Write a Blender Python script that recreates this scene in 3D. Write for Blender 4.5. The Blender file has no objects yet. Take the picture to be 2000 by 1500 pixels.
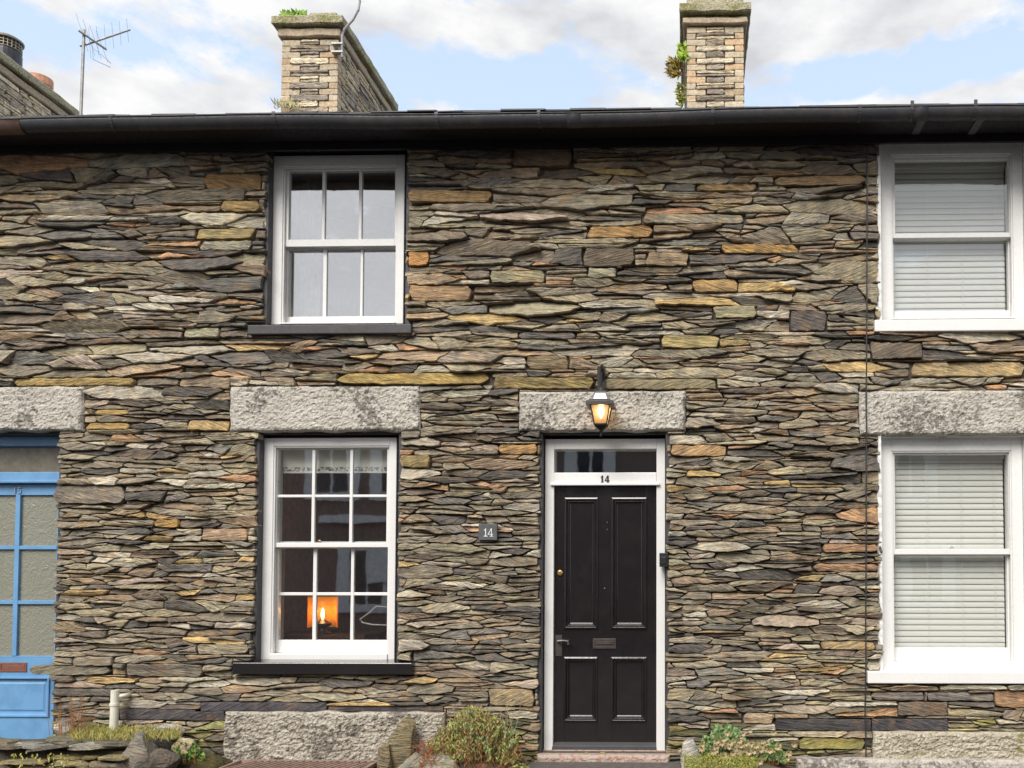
import bpy, bmesh, math, random
from mathutils import Vector, Matrix, noise, Euler
random.seed(14)
R = math.radians
scn = bpy.context.scene
C = scn.collection
# ------------------------------------------------------------------ camera
F, PX, PY = 1600.0, 1314.0, 1077.0          # focal length and optical axis in photo pixels (2000 x 1500)
YAW, PITCH = R(1.3), R(1.9)
CAM = Vector((0, -6.2, 1.318))
cd = bpy.data.cameras.new('camera'); cam = bpy.data.objects.new('camera', cd); C.objects.link(cam)
cam.location = CAM; cam.rotation_euler = (R(90) + PITCH, 0, YAW)
cd.sensor_fit = 'HORIZONTAL'; cd.sensor_width = 36; cd.lens = F/2000*36
cd.shift_x = (1000-PX)/2000; cd.shift_y = (PY-750)/2000
cd.clip_end = 2000; cd.clip_start = .05
scn.camera = cam
ROT = Euler((R(90)+PITCH, 0, YAW)).to_matrix()
def P(px, py, y=0.0):
    d = ROT @ Vector(((px-PX)/F, -(py-PY)/F, -1))
    t = (y-CAM.y)/d.y
    return CAM + d*t
def RC(x0, y0, x1, y1, y=0.0):               # photo rectangle -> (X0, Z0, X1, Z1) on the plane at depth y
    a, b, c, d = P(x0, y0, y), P(x1, y0, y), P(x0, y1, y), P(x1, y1, y)
    return ((a.x+c.x)/2, (c.z+d.z)/2, (b.x+d.x)/2, (a.z+b.z)/2)
# ------------------------------------------------------------------ sky, sun, exposure
SUN_EL, SUN_AZ = R(46), R(-20)               # in front of the houses, a little to the left
wd = bpy.data.worlds.new("World"); scn.world = wd; wd.use_nodes = True
nt = wd.node_tree; N = nt.nodes; L = nt.links
for n in list(N): N.remove(n)
def wn(t, **k):
    n = N.new(t)
    for a, b in k.items(): setattr(n, a, b)
    return n
out = wn('ShaderNodeOutputWorld'); bgA = wn('ShaderNodeBackground'); bgB = wn('ShaderNodeBackground'); mx = wn('ShaderNodeMixShader')
sky = wn('ShaderNodeTexSky', sky_type='NISHITA'); sky.sun_disc = False; sky.sun_elevation = SUN_EL; sky.sun_rotation = math.pi + SUN_AZ*-1
sky.air_density = 1.0; sky.dust_density = 1.6; sky.ozone_density = 1.4
bgA.inputs[1].default_value = .1
haze = wn('ShaderNodeMix', data_type='RGBA'); haze.inputs[0].default_value = .5
L.new(sky.outputs[0], haze.inputs[6]); haze.inputs[7].default_value = (3.4, 3.9, 4.4, 1)
L.new(haze.outputs[2], bgA.inputs[0])
tc = wn('ShaderNodeTexCoord'); mp = wn('ShaderNodeMapping'); mp.inputs['Scale'].default_value = (1, 1, 2.0); mp.inputs['Location'].default_value = (.55, .0, .33)
L.new(tc.outputs['Generated'], mp.inputs[0])
n1 = wn('ShaderNodeTexNoise'); n1.inputs['Scale'].default_value = 11.0; n1.inputs['Detail'].default_value = 10; n1.inputs['Roughness'].default_value = .60; n1.inputs['Distortion'].default_value = .0
L.new(mp.outputs[0], n1.inputs['Vector'])
r1 = wn('ShaderNodeValToRGB'); r1.color_ramp.elements[0].position = .465; r1.color_ramp.elements[1].position = .60
def pdir(px, py): return (ROT @ Vector(((px-PX)/F, -(py-PY)/F, -1))).normalized()
acc = n1.outputs[0]                          # banks of cloud and gaps of blue, each in its own direction of the sky
for (px, py, rx, rz, amt) in ((230, 190, 330, 110, .20), (560, 20, 600, 60, .17), (60, 70, 170, 50, -.20), (930, 150, 230, 75, -.20), (900, 30, 300, 60, .14), (1500, 40, 430, 95, .22), (1720, 150, 300, 40, -.18),
        (1240, 195, 110, 40, .22), (1800, 200, 300, 26, .16), (1100, 120, 60, 80, -.12), (480, 150, 120, 50, -.06), (1950, 120, 80, 60, -.08)):
    d = pdir(px, py); dx = (pdir(px+rx, py)-d).length; dz = (pdir(px, py-rz)-d).length
    m_ = wn('ShaderNodeMapping', vector_type='POINT'); m_.inputs['Location'].default_value = (-d.x/dx, -d.y/dx, -d.z/dz); m_.inputs['Scale'].default_value = (1/dx, 1/dx, 1/dz)
    L.new(tc.outputs['Generated'], m_.inputs[0]); ln = wn('ShaderNodeVectorMath', operation='LENGTH'); L.new(m_.outputs[0], ln.inputs[0])
    mr_ = wn('ShaderNodeMapRange', interpolation_type='SMOOTHSTEP'); mr_.inputs[1].default_value = 0; mr_.inputs[2].default_value = 1.5; mr_.inputs[3].default_value = amt*1.2; mr_.inputs[4].default_value = 0
    L.new(ln.outputs['Value'], mr_.inputs[0]); ad_ = wn('ShaderNodeMath', operation='ADD'); L.new(acc, ad_.inputs[0]); L.new(mr_.outputs[0], ad_.inputs[1]); acc = ad_.outputs[0]
back = wn('ShaderNodeSeparateXYZ'); L.new(tc.outputs['Generated'], back.inputs[0])      # the sky behind the viewer is mostly clouded
mb_ = wn('ShaderNodeMapRange'); mb_.inputs[1].default_value = .1; mb_.inputs[2].default_value = -.4; mb_.inputs[3].default_value = 0; mb_.inputs[4].default_value = .20; L.new(back.outputs[1], mb_.inputs[0])
ad_ = wn('ShaderNodeMath', operation='ADD'); L.new(acc, ad_.inputs[0]); L.new(mb_.outputs[0], ad_.inputs[1]); acc = ad_.outputs[0]
L.new(acc, r1.inputs[0])
n2 = wn('ShaderNodeTexNoise'); n2.inputs['Scale'].default_value = 7.5; n2.inputs['Detail'].default_value = 9; n2.inputs['Roughness'].default_value = .55
mp2 = wn('ShaderNodeMapping'); mp2.inputs['Scale'].default_value = (1, 1, 2.2); mp2.inputs['Location'].default_value = (3.1, 1.7, .5)
L.new(tc.outputs['Generated'], mp2.inputs[0]); L.new(mp2.outputs[0], n2.inputs['Vector'])
r2 = wn('ShaderNodeValToRGB'); r2.color_ramp.elements[0].position = .36; r2.color_ramp.elements[0].color = (.66, .67, .71, 1)
r2.color_ramp.elements[1].position = .62; r2.color_ramp.elements[1].color = (1, 1, 1, 1)
fl_ = wn('ShaderNodeMapRange'); fl_.inputs[1].default_value = .1; fl_.inputs[2].default_value = -.4; fl_.inputs[3].default_value = 0; fl_.inputs[4].default_value = .75; L.new(back.outputs[1], fl_.inputs[0])
bl_ = wn('ShaderNodeMix', data_type='FLOAT'); L.new(fl_.outputs[0], bl_.inputs[0]); L.new(n2.outputs[0], bl_.inputs[2]); bl_.inputs[3].default_value = .55; L.new(bl_.outputs[0], r2.inputs[0]); L.new(r2.outputs[0], bgB.inputs[0]); bgB.inputs[1].default_value = .345
L.new(r1.outputs[0], mx.inputs[0]); L.new(bgA.outputs[0], mx.inputs[1]); L.new(bgB.outputs[0], mx.inputs[2]); L.new(mx.outputs[0], out.inputs[0])
sd = bpy.data.lights.new('sun', 'SUN'); sd.energy = 1.5; sd.angle = R(36); sd.color = (1, .955, .90)
so = bpy.data.objects.new('sun', sd); C.objects.link(so)
sdir = Vector((math.sin(SUN_AZ)*math.cos(SUN_EL), -math.cos(SUN_AZ)*math.cos(SUN_EL), math.sin(SUN_EL)))
so.rotation_euler = sdir.to_track_quat('Z', 'Y').to_euler(); so.location = sdir*40
scn.view_settings.view_transform = 'Standard'; scn.view_settings.look = 'None'; scn.view_settings.gamma = 1
scn.view_settings.exposure = 1.52
scn.cycles.max_bounces = 8; scn.cycles.transparent_max_bounces = 16; scn.cycles.caustics_reflective = False; scn.cycles.caustics_refractive = False
scn.cycles.sample_clamp_indirect = 4
# ------------------------------------------------------------------ helpers
def s2l(c):
    return tuple(((v/255)/12.92 if v/255 < .04045 else ((v/255+.055)/1.055)**2.4) for v in c)
def alb(c, k=.80):                           # colour seen on a fully lit surface -> base colour
    return tuple(v*k for v in s2l(c))
class MB:
    def __init__(s): s.v = []; s.f = []; s.m = []; s.c = []; s.col = None
    def add(s, vs, fs, mi=0, col=None):
        o = len(s.v); s.v += [tuple(v) for v in vs]; s.f += [tuple(i+o for i in f) for f in fs]; s.m += [mi]*len(fs)
        s.c += [(col or s.col or (1, 1, 1, 0))]*len(vs)
    def box(s, x0, y0, z0, x1, y1, z1, mi=0, col=None):
        if x1 < x0: x0, x1 = x1, x0
        if y1 < y0: y0, y1 = y1, y0
        if z1 < z0: z0, z1 = z1, z0
        s.add([(x0,y0,z0),(x1,y0,z0),(x1,y1,z0),(x0,y1,z0),(x0,y0,z1),(x1,y0,z1),(x1,y1,z1),(x0,y1,z1)],
              [(0,3,2,1),(4,5,6,7),(0,1,5,4),(1,2,6,5),(2,3,7,6),(3,0,4,7)], mi, col)
    def tube(s, pts, r, n=8, mi=0, col=None, cap=True):
        pts = [Vector(p) for p in pts]; rs = r if isinstance(r, (list, tuple)) else [r]*len(pts)
        vs = []; fs = []
        for i, p in enumerate(pts):
            t = (pts[min(i+1, len(pts)-1)] - pts[max(i-1, 0)]).normalized()
            a = t.orthogonal().normalized() if abs(t.z) > .9 else t.cross(Vector((0, 0, 1))).normalized()
            if abs(t.z) > .9: a = t.cross(Vector((0, 1, 0))).normalized()
            b = t.cross(a)
            for k in range(n):
                w = 2*math.pi*k/n; vs.append(p + (a*math.cos(w) + b*math.sin(w))*rs[i])
        for i in range(len(pts)-1):
            for k in range(n):
                fs.append((i*n+k, i*n+(k+1) % n, (i+1)*n+(k+1) % n, (i+1)*n+k))
        if cap: fs += [tuple(range(n))[::-1], tuple((len(pts)-1)*n+k for k in range(n))]
        s.add(vs, fs, mi, col)
    def lathe(s, c, prof, n=20, mi=0, col=None):
        vs = []; fs = []
        for r, z in prof:
            for k in range(n):
                w = 2*math.pi*k/n; vs.append((c[0]+r*math.cos(w), c[1]+r*math.sin(w), c[2]+z))
        for i in range(len(prof)-1):
            for k in range(n): fs.append((i*n+k, i*n+(k+1) % n, (i+1)*n+(k+1) % n, (i+1)*n+k))
        fs += [tuple(range(n))[::-1], tuple((len(prof)-1)*n+k for k in range(n))]
        s.add(vs, fs, mi, col)
    def frust(s, x0, x1, y0, y1, z0, X0, X1, Y0, Y1, z1, mi=0, col=None):   # square frustum
        s.add([(x0,y0,z0),(x1,y0,z0),(x1,y1,z0),(x0,y1,z0),(X0,Y0,z1),(X1,Y0,z1),(X1,Y1,z1),(X0,Y1,z1)],
              [(0,3,2,1),(4,5,6,7),(0,1,5,4),(1,2,6,5),(2,3,7,6),(3,0,4,7)], mi, col)
    def rings(s, rect, prof, mi=0, fill=True):     # nested rectangles on a facade: prof = (inset, y)
        x0, z0, x1, z1 = rect; vs = []; fs = []
        for d, y in prof: vs += [(x0+d, y, z0+d), (x1-d, y, z0+d), (x1-d, y, z1-d), (x0+d, y, z1-d)]
        for i in range(len(prof)-1):
            for k in range(4): fs.append((i*4+k, i*4+(k+1) % 4, (i+1)*4+(k+1) % 4, (i+1)*4+k))
        if fill: o = (len(prof)-1)*4; fs.append((o, o+1, o+2, o+3))
        s.add(vs, fs, mi)
    def build(s, name, mats, parent=None, smooth=False, bevel=0, origin=None):
        me = bpy.data.meshes.new(name)
        vs = s.v
        if origin is not None: vs = [(v[0]-origin[0], v[1]-origin[1], v[2]-origin[2]) for v in vs]
        me.from_pydata(vs, [], s.f)
        mats = mats if isinstance(mats, (list, tuple)) else [mats]
        for m in mats: me.materials.append(m)
        if len(mats) > 1: me.polygons.foreach_set('material_index', s.m)
        if any(c != (1, 1, 1, 0) for c in s.c):
            a = me.color_attributes.new('col', 'FLOAT_COLOR', 'POINT')
            a.data.foreach_set('color', [x for c in s.c for x in (c if len(c) == 4 else (*c, 0))])
        if smooth: me.polygons.foreach_set('use_smooth', [True]*len(s.f))
        me.update()
        o = bpy.data.objects.new(name, me); C.objects.link(o)
        if origin is not None: o.location = origin
        if parent is not None: o.parent = parent; o.matrix_parent_inverse = parent_world(parent).inverted()
        if bevel:
            b = o.modifiers.new('bevel', 'BEVEL'); b.width = bevel; b.segments = 2; b.limit_method = 'ANGLE'; b.harden_normals = False
        return o
def parent_world(o):
    m = Matrix.Translation(o.location)
    while o.parent is not None: o = o.parent; m = Matrix.Translation(o.location) @ Matrix.Identity(4) if False else m
    return m
def tag(o, label=None, cat=None, group=None, kind=None):
    if label: o['label'] = label
    if cat: o['category'] = cat
    if group: o['group'] = group
    if kind: o['kind'] = kind
    return o
def thing(name, label, cat, loc=(0, 0, 0), group=None):
    o = bpy.data.objects.new(name, None); C.objects.link(o); o.location = loc; o.empty_display_size = .1
    return tag(o, label, cat, group)
# ------------------------------------------------------------------ materials
def mat(name):
    m = bpy.data.materials.new(name); m.use_nodes = True
    t = m.node_tree; return m, t, t.nodes['Principled BSDF']
def nd(t, ty, **k):
    n = t.nodes.new(ty)
    for a, b in k.items(): setattr(n, a, b)
    return n
def noi(t, vec, scale, detail=5, rough=.55, dist=0):
    n = nd(t, 'ShaderNodeTexNoise'); n.inputs['Scale'].default_value = scale; n.inputs['Detail'].default_value = detail
    n.inputs['Roughness'].default_value = rough; n.inputs['Distortion'].default_value = dist
    if vec is not None: t.links.new(vec, n.inputs['Vector'])
    return n
def ramp(t, fac, stops):
    r = nd(t, 'ShaderNodeValToRGB'); e = r.color_ramp.elements
    while len(e) < len(stops): e.new(.5)
    for q, (p, c) in zip(e, stops):
        q.position = p; q.color = (*c, 1) if isinstance(c, (tuple, list)) else (c, c, c, 1)
    t.links.new(fac, r.inputs[0]); return r
def mixc(t, fac, a, b, mode='MIX'):
    m = nd(t, 'ShaderNodeMix', data_type='RGBA', blend_type=mode)
    for s, i in ((fac, 0), (a, 6), (b, 7)):
        if hasattr(s, 'is_linked'): t.links.new(s, m.inputs[i])
        elif i == 0: m.inputs[0].default_value = s
        else: m.inputs[i].default_value = (*s, 1)
    return m.outputs[2]
def bump(t, p, h, strength, dist):
    b = nd(t, 'ShaderNodeBump'); b.inputs['Strength'].default_value = strength; b.inputs['Distance'].default_value = dist
    t.links.new(h, b.inputs['Height']); t.links.new(b.outputs[0], p.inputs['Normal']); return b
def pos(t): return nd(t, 'ShaderNodeNewGeometry').outputs['Position']
def objc(t): return nd(t, 'ShaderNodeTexCoord').outputs['Object']

def m_paint(name, col, rough=.35, dirt=.12, bumpy=.15, dcol=(.25, .22, .18)):
    m, t, p = mat(name); o = objc(t)
    a = noi(t, o, 7, 6, .6); r = ramp(t, a.outputs[0], [(.45, 0.0), (.75, 1.0)])
    mm = nd(t, 'ShaderNodeMath', operation='MULTIPLY'); t.links.new(r.outputs[0], mm.inputs[0]); mm.inputs[1].default_value = dirt
    t.links.new(mixc(t, mm.outputs[0], col, dcol), p.inputs['Base Color'])
    b = noi(t, o, 40, 4); rr = ramp(t, b.outputs[0], [(.3, rough*.75), (.7, min(1, rough*1.3))]); t.links.new(rr.outputs[0], p.inputs['Roughness'])
    mpn = nd(t, 'ShaderNodeMapping'); mpn.inputs['Scale'].default_value = (60, 60, 8); t.links.new(o, mpn.inputs[0])
    bump(t, p, noi(t, mpn.outputs[0], 1, 4).outputs[0], bumpy, .004)
    return m
def m_plain(name, col, rough=.6, metal=0):
    m, t, p = mat(name); a = noi(t, objc(t), 18, 5)
    r = ramp(t, a.outputs[0], [(.3, tuple(v*.75 for v in col)), (.7, tuple(min(1, v*1.2) for v in col))])
    t.links.new(r.outputs[0], p.inputs['Base Color']); p.inputs['Roughness'].default_value = rough; p.inputs['Metallic'].default_value = metal
    bump(t, p, a.outputs[0], .15, .004); return m
def m_slate(name='slate_rubble'):
    m, t, p = mat(name)
    at = nd(t, 'ShaderNodeAttribute', attribute_name='col')
    o = pos(t)
    ang = nd(t, 'ShaderNodeMath', operation='MULTIPLY_ADD'); t.links.new(at.outputs['Alpha'], ang.inputs[0]); ang.inputs[1].default_value = .9; ang.inputs[2].default_value = -.45
    off = nd(t, 'ShaderNodeMath', operation='MULTIPLY'); t.links.new(at.outputs['Alpha'], off.inputs[0]); off.inputs[1].default_value = 97
    ad = nd(t, 'ShaderNodeVectorMath', operation='ADD'); t.links.new(o, ad.inputs[0]); t.links.new(off.outputs[0], ad.inputs[1])
    vr = nd(t, 'ShaderNodeVectorRotate', rotation_type='Y_AXIS'); t.links.new(ad.outputs[0], vr.inputs['Vector']); t.links.new(ang.outputs[0], vr.inputs['Angle'])
    st = nd(t, 'ShaderNodeMapping'); st.inputs['Scale'].default_value = (6, 40, 58); t.links.new(vr.outputs[0], st.inputs[0])
    a = noi(t, st.outputs[0], 1, 7, .62, .6)           # laminations
    b = noi(t, ad.outputs[0], 11, 5, .6, .3)           # patches
    c = noi(t, st.outputs[0], 2.6, 4, .7)               # grain
    k1 = ramp(t, a.outputs[0], [(.30, .40), (.43, .86), (.55, 1.05), (.70, 1.42)])
    x = mixc(t, 1.0, at.outputs['Color'], k1.outputs[0], 'MULTIPLY')
    k2 = ramp(t, b.outputs[0], [(.3, (.60, .585, .57)), (.5, (1, 1, 1)), (.70, (1.40, 1.27, 1.02))])
    x = mixc(t, .9, x, k2.outputs[0], 'MULTIPLY')
    k3 = ramp(t, c.outputs[0], [(.3, .55), (.5, 1.0), (.7, 1.35)])
    x = mixc(t, .8, x, k3.outputs[0], 'MULTIPLY')
    k4 = ramp(t, noi(t, ad.outputs[0], 5.5, 6, .65, .5).outputs[0], [(.56, 0.0), (.68, 1.0)])   # iron staining
    km = nd(t, 'ShaderNodeMath', operation='MULTIPLY'); t.links.new(k4.outputs[0], km.inputs[0]); km.inputs[1].default_value = .5
    x = mixc(t, km.outputs[0], x, alb((176, 132, 84)))
    k5 = ramp(t, noi(t, ad.outputs[0], 26, 4, .7).outputs[0], [(.66, 0.0), (.74, .5)])          # pale lichen
    x = mixc(t, k5.outputs[0], x, alb((205, 202, 188)))
    sm_ = nd(t, 'ShaderNodeMapping'); sm_.inputs['Scale'].default_value = (1.6, 1.6, .75); t.links.new(o, sm_.inputs[0])      # broad damp and sooty stains
    k6 = ramp(t, noi(t, sm_.outputs[0], 1.0, 6, .62, .4).outputs[0], [(.34, (.66, .63, .60)), (.52, (1, 1, 1)), (.7, (1.10, 1.08, 1.02))])
    x = mixc(t, .9, x, k6.outputs[0], 'MULTIPLY')
    t.links.new(x, p.inputs['Base Color']); p.inputs['Roughness'].default_value = .78
    h = nd(t, 'ShaderNodeMath', operation='ADD'); t.links.new(a.outputs[0], h.inputs[0])
    cm = nd(t, 'ShaderNodeMath', operation='MULTIPLY'); t.links.new(c.outputs[0], cm.inputs[0]); cm.inputs[1].default_value = .35; t.links.new(cm.outputs[0], h.inputs[1])
    bump(t, p, h.outputs[0], 1.0, .035)
    return m
def m_granite(name='granite', base=(214, 208, 196), dark=(120, 112, 100), moss=0.0):
    m, t, p = mat(name); o = pos(t)
    a = noi(t, o, 60, 6, .7); b = noi(t, o, 6, 5, .6); v = nd(t, 'ShaderNodeTexVoronoi'); v.inputs['Scale'].default_value = 95; t.links.new(o, v.inputs['Vector'])
    r = ramp(t, a.outputs[0], [(.3, alb(dark)), (.45, alb(base)), (.7, alb((236, 230, 218)))])
    r2 = ramp(t, b.outputs[0], [(.35, (.8, .78, .76)), (.6, (1, 1, 1))])
    x = mixc(t, .8, r.outputs[0], r2.outputs[0], 'MULTIPLY')
    x = mixc(t, .35, x, ramp(t, v.outputs['Distance'], [(.0, .45), (.3, 1.0)]).outputs[0], 'MULTIPLY')
    g0 = ramp(t, noi(t, o, 3.4, 4, .6).outputs[0], [(.44, .0), (.62, .16)]); gs = nd(t, 'ShaderNodeMath', operation='ADD'); t.links.new(g0.outputs[0], gs.inputs[0]); t.links.new(noi(t, o, 24, 7, .7).outputs[0], gs.inputs[1])
    g = ramp(t, gs.outputs[0], [(.60, 0.0), (.67, 1.0)])
    gm = nd(t, 'ShaderNodeMath', operation='MULTIPLY'); t.links.new(g.outputs[0], gm.inputs[0]); gm.inputs[1].default_value = .72+moss*.5
    x = mixc(t, gm.outputs[0], x, alb((92, 84, 74)) if not moss else alb((138, 136, 70)))
    t.links.new(x, p.inputs['Base Color']); p.inputs['Roughness'].default_value = .85
    bump(t, p, noi(t, o, 45, 6, .65).outputs[0], .9, .02); return m
def m_glass(name, refl, wavy=.3, tint=(.97, .98, .97)):
    m = bpy.data.materials.new(name); m.use_nodes = True; t = m.node_tree
    for n in list(t.nodes): t.nodes.remove(n)
    o = nd(t, 'ShaderNodeOutputMaterial'); mx = nd(t, 'ShaderNodeMixShader'); tr = nd(t, 'ShaderNodeBsdfTransparent'); gl = nd(t, 'ShaderNodeBsdfGlossy')
    tr.inputs[0].default_value = (*tint, 1); gl.inputs['Roughness'].default_value = .02; gl.inputs[0].default_value = (.96, .97, 1, 1)
    b = nd(t, 'ShaderNodeBump'); b.inputs['Strength'].default_value = wavy; b.inputs['Distance'].default_value = .01
    n = noi(t, pos(t), 4.0, 2, .5, .4); t.links.new(n.outputs[0], b.inputs['Height']); t.links.new(b.outputs[0], gl.inputs['Normal'])
    mx.inputs[0].default_value = refl
    t.links.new(tr.outputs[0], mx.inputs[1]); t.links.new(gl.outputs[0], mx.inputs[2]); t.links.new(mx.outputs[0], o.inputs[0]); return m
def m_emit(name, col, st):
    m = bpy.data.materials.new(name); m.use_nodes = True; t = m.node_tree
    p = t.nodes['Principled BSDF']; p.inputs['Base Color'].default_value = (*col, 1); p.inputs['Emission Color'].default_value = (*col, 1); p.inputs['Emission Strength'].default_value = st; return m
def m_col(name, rough=.7, trans=0.0):                # colour from the mesh, with mottling
    m, t, p = mat(name); at = nd(t, 'ShaderNodeAttribute', attribute_name='col')
    k = ramp(t, noi(t, pos(t), 35, 4).outputs[0], [(.3, .7), (.7, 1.25)])
    t.links.new(mixc(t, 1.0, at.outputs['Color'], k.outputs[0], 'MULTIPLY'), p.inputs['Base Color']); p.inputs['Roughness'].default_value = rough
    if trans: p.inputs['Subsurface Weight'].default_value = 0
    return m
WHITE = m_paint('white_gloss_paint', (.78, .775, .755), .3, .06)
WHITEM = m_paint('white_masonry_paint', (.76, .755, .735), .6, .12, .5)
BLACK = m_paint('black_gloss_paint', (.012, .0095, .0105), .16, .35, .5, (.03, .026, .026))
BLACKM = m_paint('black_masonry_paint', (.045, .042, .046), .55, .3, .5, (.11, .105, .1))
_c = BLACK.node_tree.nodes['Principled BSDF']; _c.inputs['Coat Weight'].default_value = .7; _c.inputs['Coat Roughness'].default_value = .07
BLUE = m_paint('blue_gloss_paint', alb((112, 162, 206), .95), .35, .4, .4, alb((78, 116, 160)))
SLATE = m_slate(); GRAN = m_granite(); GRANM = m_granite('mossy_granite', (196, 186, 162), (112, 104, 84), .2)
MORTAR = m_plain('dark_joint_mortar', (.085, .069, .060), .95)
GUTTER = m_paint('black_gutter', (.030, .030, .036), .58, .5, .3, (.10, .085, .07))
STRAP = m_plain('worn_strap', (.055, .055, .06), .45, .3)
ROOFM = m_plain('roof_slate', (.06, .06, .065), .6)
FASCIA = m_paint('black_fascia', (.014, .011, .014), .5, .3, .3, (.03, .025, .03))
ROOM = m_plain('room_plaster', (.50, .38, .31), .9)
ROOMD = m_plain('room_dark', (.05, .04, .036), .9)
GLASSU = m_glass('sky_lit_old_glass', .46, .05)
GLASSL = m_glass('old_glass', .16, .03)
GLASSN = m_glass('clear_glass', .06, .05)
BLIND = m_paint('blind_slats', (.70, .69, .655), .5, .03, .05)
CLOTH = m_plain('cream_cloth', (.72, .69, .62), .9)
BRASS = m_plain('brass', (.70, .42, .16), .3, .9)
IRON = m_plain('black_iron', (.03, .028, .028), .4, .4)
STEEL = m_plain('weathered_steel', (.32, .31, .30), .5, .6)
BRICK = m_col('buff_brick', .85); LEAF = m_col('leaves', .6); ROCKM = m_slate('loose_rock')
# ------------------------------------------------------------------ stone building
def clip(poly, nx, ny, d):                   # keep nx*x + ny*y <= d
    o = []; n = len(poly)
    for i in range(n):
        a, b = poly[i], poly[(i+1) % n]; da = nx*a[0]+ny*a[1]-d; db = nx*b[0]+ny*b[1]-d
        if da <= 0: o.append(a)
        if (da < 0 < db) or (db < 0 < da):
            t = da/(da-db); o.append((a[0]+(b[0]-a[0])*t, a[1]+(b[1]-a[1])*t))
    return o
def area(p): return .5*sum(p[i][0]*p[(i+1) % len(p)][1]-p[(i+1) % len(p)][0]*p[i][1] for i in range(len(p))) if len(p) > 2 else 0
def inset(poly, g):
    o = poly
    for i in range(len(poly)):
        a, b = poly[i], poly[(i+1) % len(poly)]; ex, ey = b[0]-a[0], b[1]-a[1]; l = math.hypot(ex, ey)
        if l < 1e-6: continue
        nx, ny = ey/l, -ex/l
        o = clip(o, nx, ny, nx*a[0]+ny*a[1]-g)
        if len(o) < 3: return []
    return o
def resample(poly, step):
    pts = []
    n = len(poly)
    for i in range(n):                       # cut the corners, then walk the outline
        a, b = poly[i], poly[(i+1) % n]
        l = math.hypot(b[0]-a[0], b[1]-a[1]); q = min(.25, .007/max(l, 1e-5))
        pts.append((a[0]+(b[0]-a[0])*q, a[1]+(b[1]-a[1])*q)); pts.append((b[0]-(b[0]-a[0])*q, b[1]-(b[1]-a[1])*q))
    o = []
    for i in range(len(pts)):
        a, b = pts[i], pts[(i+1) % len(pts)]; l = math.hypot(b[0]-a[0], b[1]-a[1]); k = max(1, int(l/step+.5))
        for j in range(k): o.append((a[0]+(b[0]-a[0])*j/k, a[1]+(b[1]-a[1])*j/k))
    return o
def stone(mb, poly, prot, col, back=.06, rough=1.0, place=None, mi=0, tilt=1.0, step=None):
    """one stone: a ragged outline raised to its own depth, with a broken, layered face"""
    per = sum(math.hypot(poly[i][0]-poly[i-1][0], poly[i][1]-poly[i-1][1]) for i in range(len(poly)))
    o = resample(poly, step or min(.045, max(.016, per/26)))
    us = [p[0] for p in o]; vs_ = [p[1] for p in o]
    cu, cv = sum(us)/len(o), sum(vs_)/len(o); hu = max(.006, (max(us)-min(us))/2); hv = max(.004, (max(vs_)-min(vs_))/2)
    sd_ = random.uniform(0, 500)
    j = min(.0085, hv*.24)*rough
    o = [(u + noise.noise((u*22+sd_, v*22, 3.1))*j*2.2, v + noise.noise((u*17+sd_, v*30, 7.7))*j*1.6) for u, v in o]
    tu, tv = random.gauss(0, .05)*tilt, random.gauss(.10, .26)*tilt
    e1 = random.uniform(.003, .011)*rough; d1 = min(random.uniform(.002, .006), hv*.25); d2 = hv*.55; dm = random.uniform(-.003, .006)*rough
    A = random.uniform(.003, .009)*rough; rs = random.random()
    rings = [(0, back), (0, -prot+e1), (d1, -prot), (d2, -prot-dm)]
    V = []; n = len(o)
    for ri, (d, y) in enumerate(rings):
        su, sv = 1-d/hu*1.0 if hu > d else .3, 1-d/hv if hv > d else .3
        for u, v in o:
            uu, vv = cu+(u-cu)*su, cv+(v-cv)*sv
            yy = y
            if ri: yy += tu*(u-cu) + tv*(vv-cv) + A*(noise.noise((uu*9+sd_, vv*45, sd_)) + .5*noise.noise((uu*30, vv*30+sd_, 2)))
            V.append((uu, yy, vv))
    yc = rings[-1][1] + A*noise.noise((cu*9+sd_, cv*45, sd_)); 
    V.append((cu, yc, cv)); Fs = []
    for ri in range(len(rings)-1):
        for k in range(n): Fs.append((ri*n+k, ri*n+(k+1) % n, (ri+1)*n+(k+1) % n, (ri+1)*n+k))
    b = (len(rings)-1)*n
    for k in range(n): Fs.append((b+k, b+(k+1) % n, len(V)-1))
    if place: V = [place(*p) for p in V]
    mb.add(V, Fs, mi, (*col, rs))
PAL = [((152, 142, 124), .30), ((166, 156, 132), .20), ((108, 103, 97), .14), ((192, 184, 166), .12), ((164, 144, 120), .11), ((196, 170, 120), .03), ((194, 156, 122), .03), ((130, 126, 118), .08), ((130, 118, 104), .10), ((178, 162, 146), .04)]
def pick(warm=1.0, dark=1.0, rng=random):
    w = [p*(warm if i in (4, 5, 6) else dark if i in (2, 8, 7) else 1) for i, (c, p) in enumerate(PAL)]
    c = rng.choices([c for c, p in PAL], w)[0]; k = rng.uniform(.82, 1.14)
    return tuple(v*k*1.46*rng.uniform(.98, 1.02) for v in alb(c))
def mc(*c): return alb(c)
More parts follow.
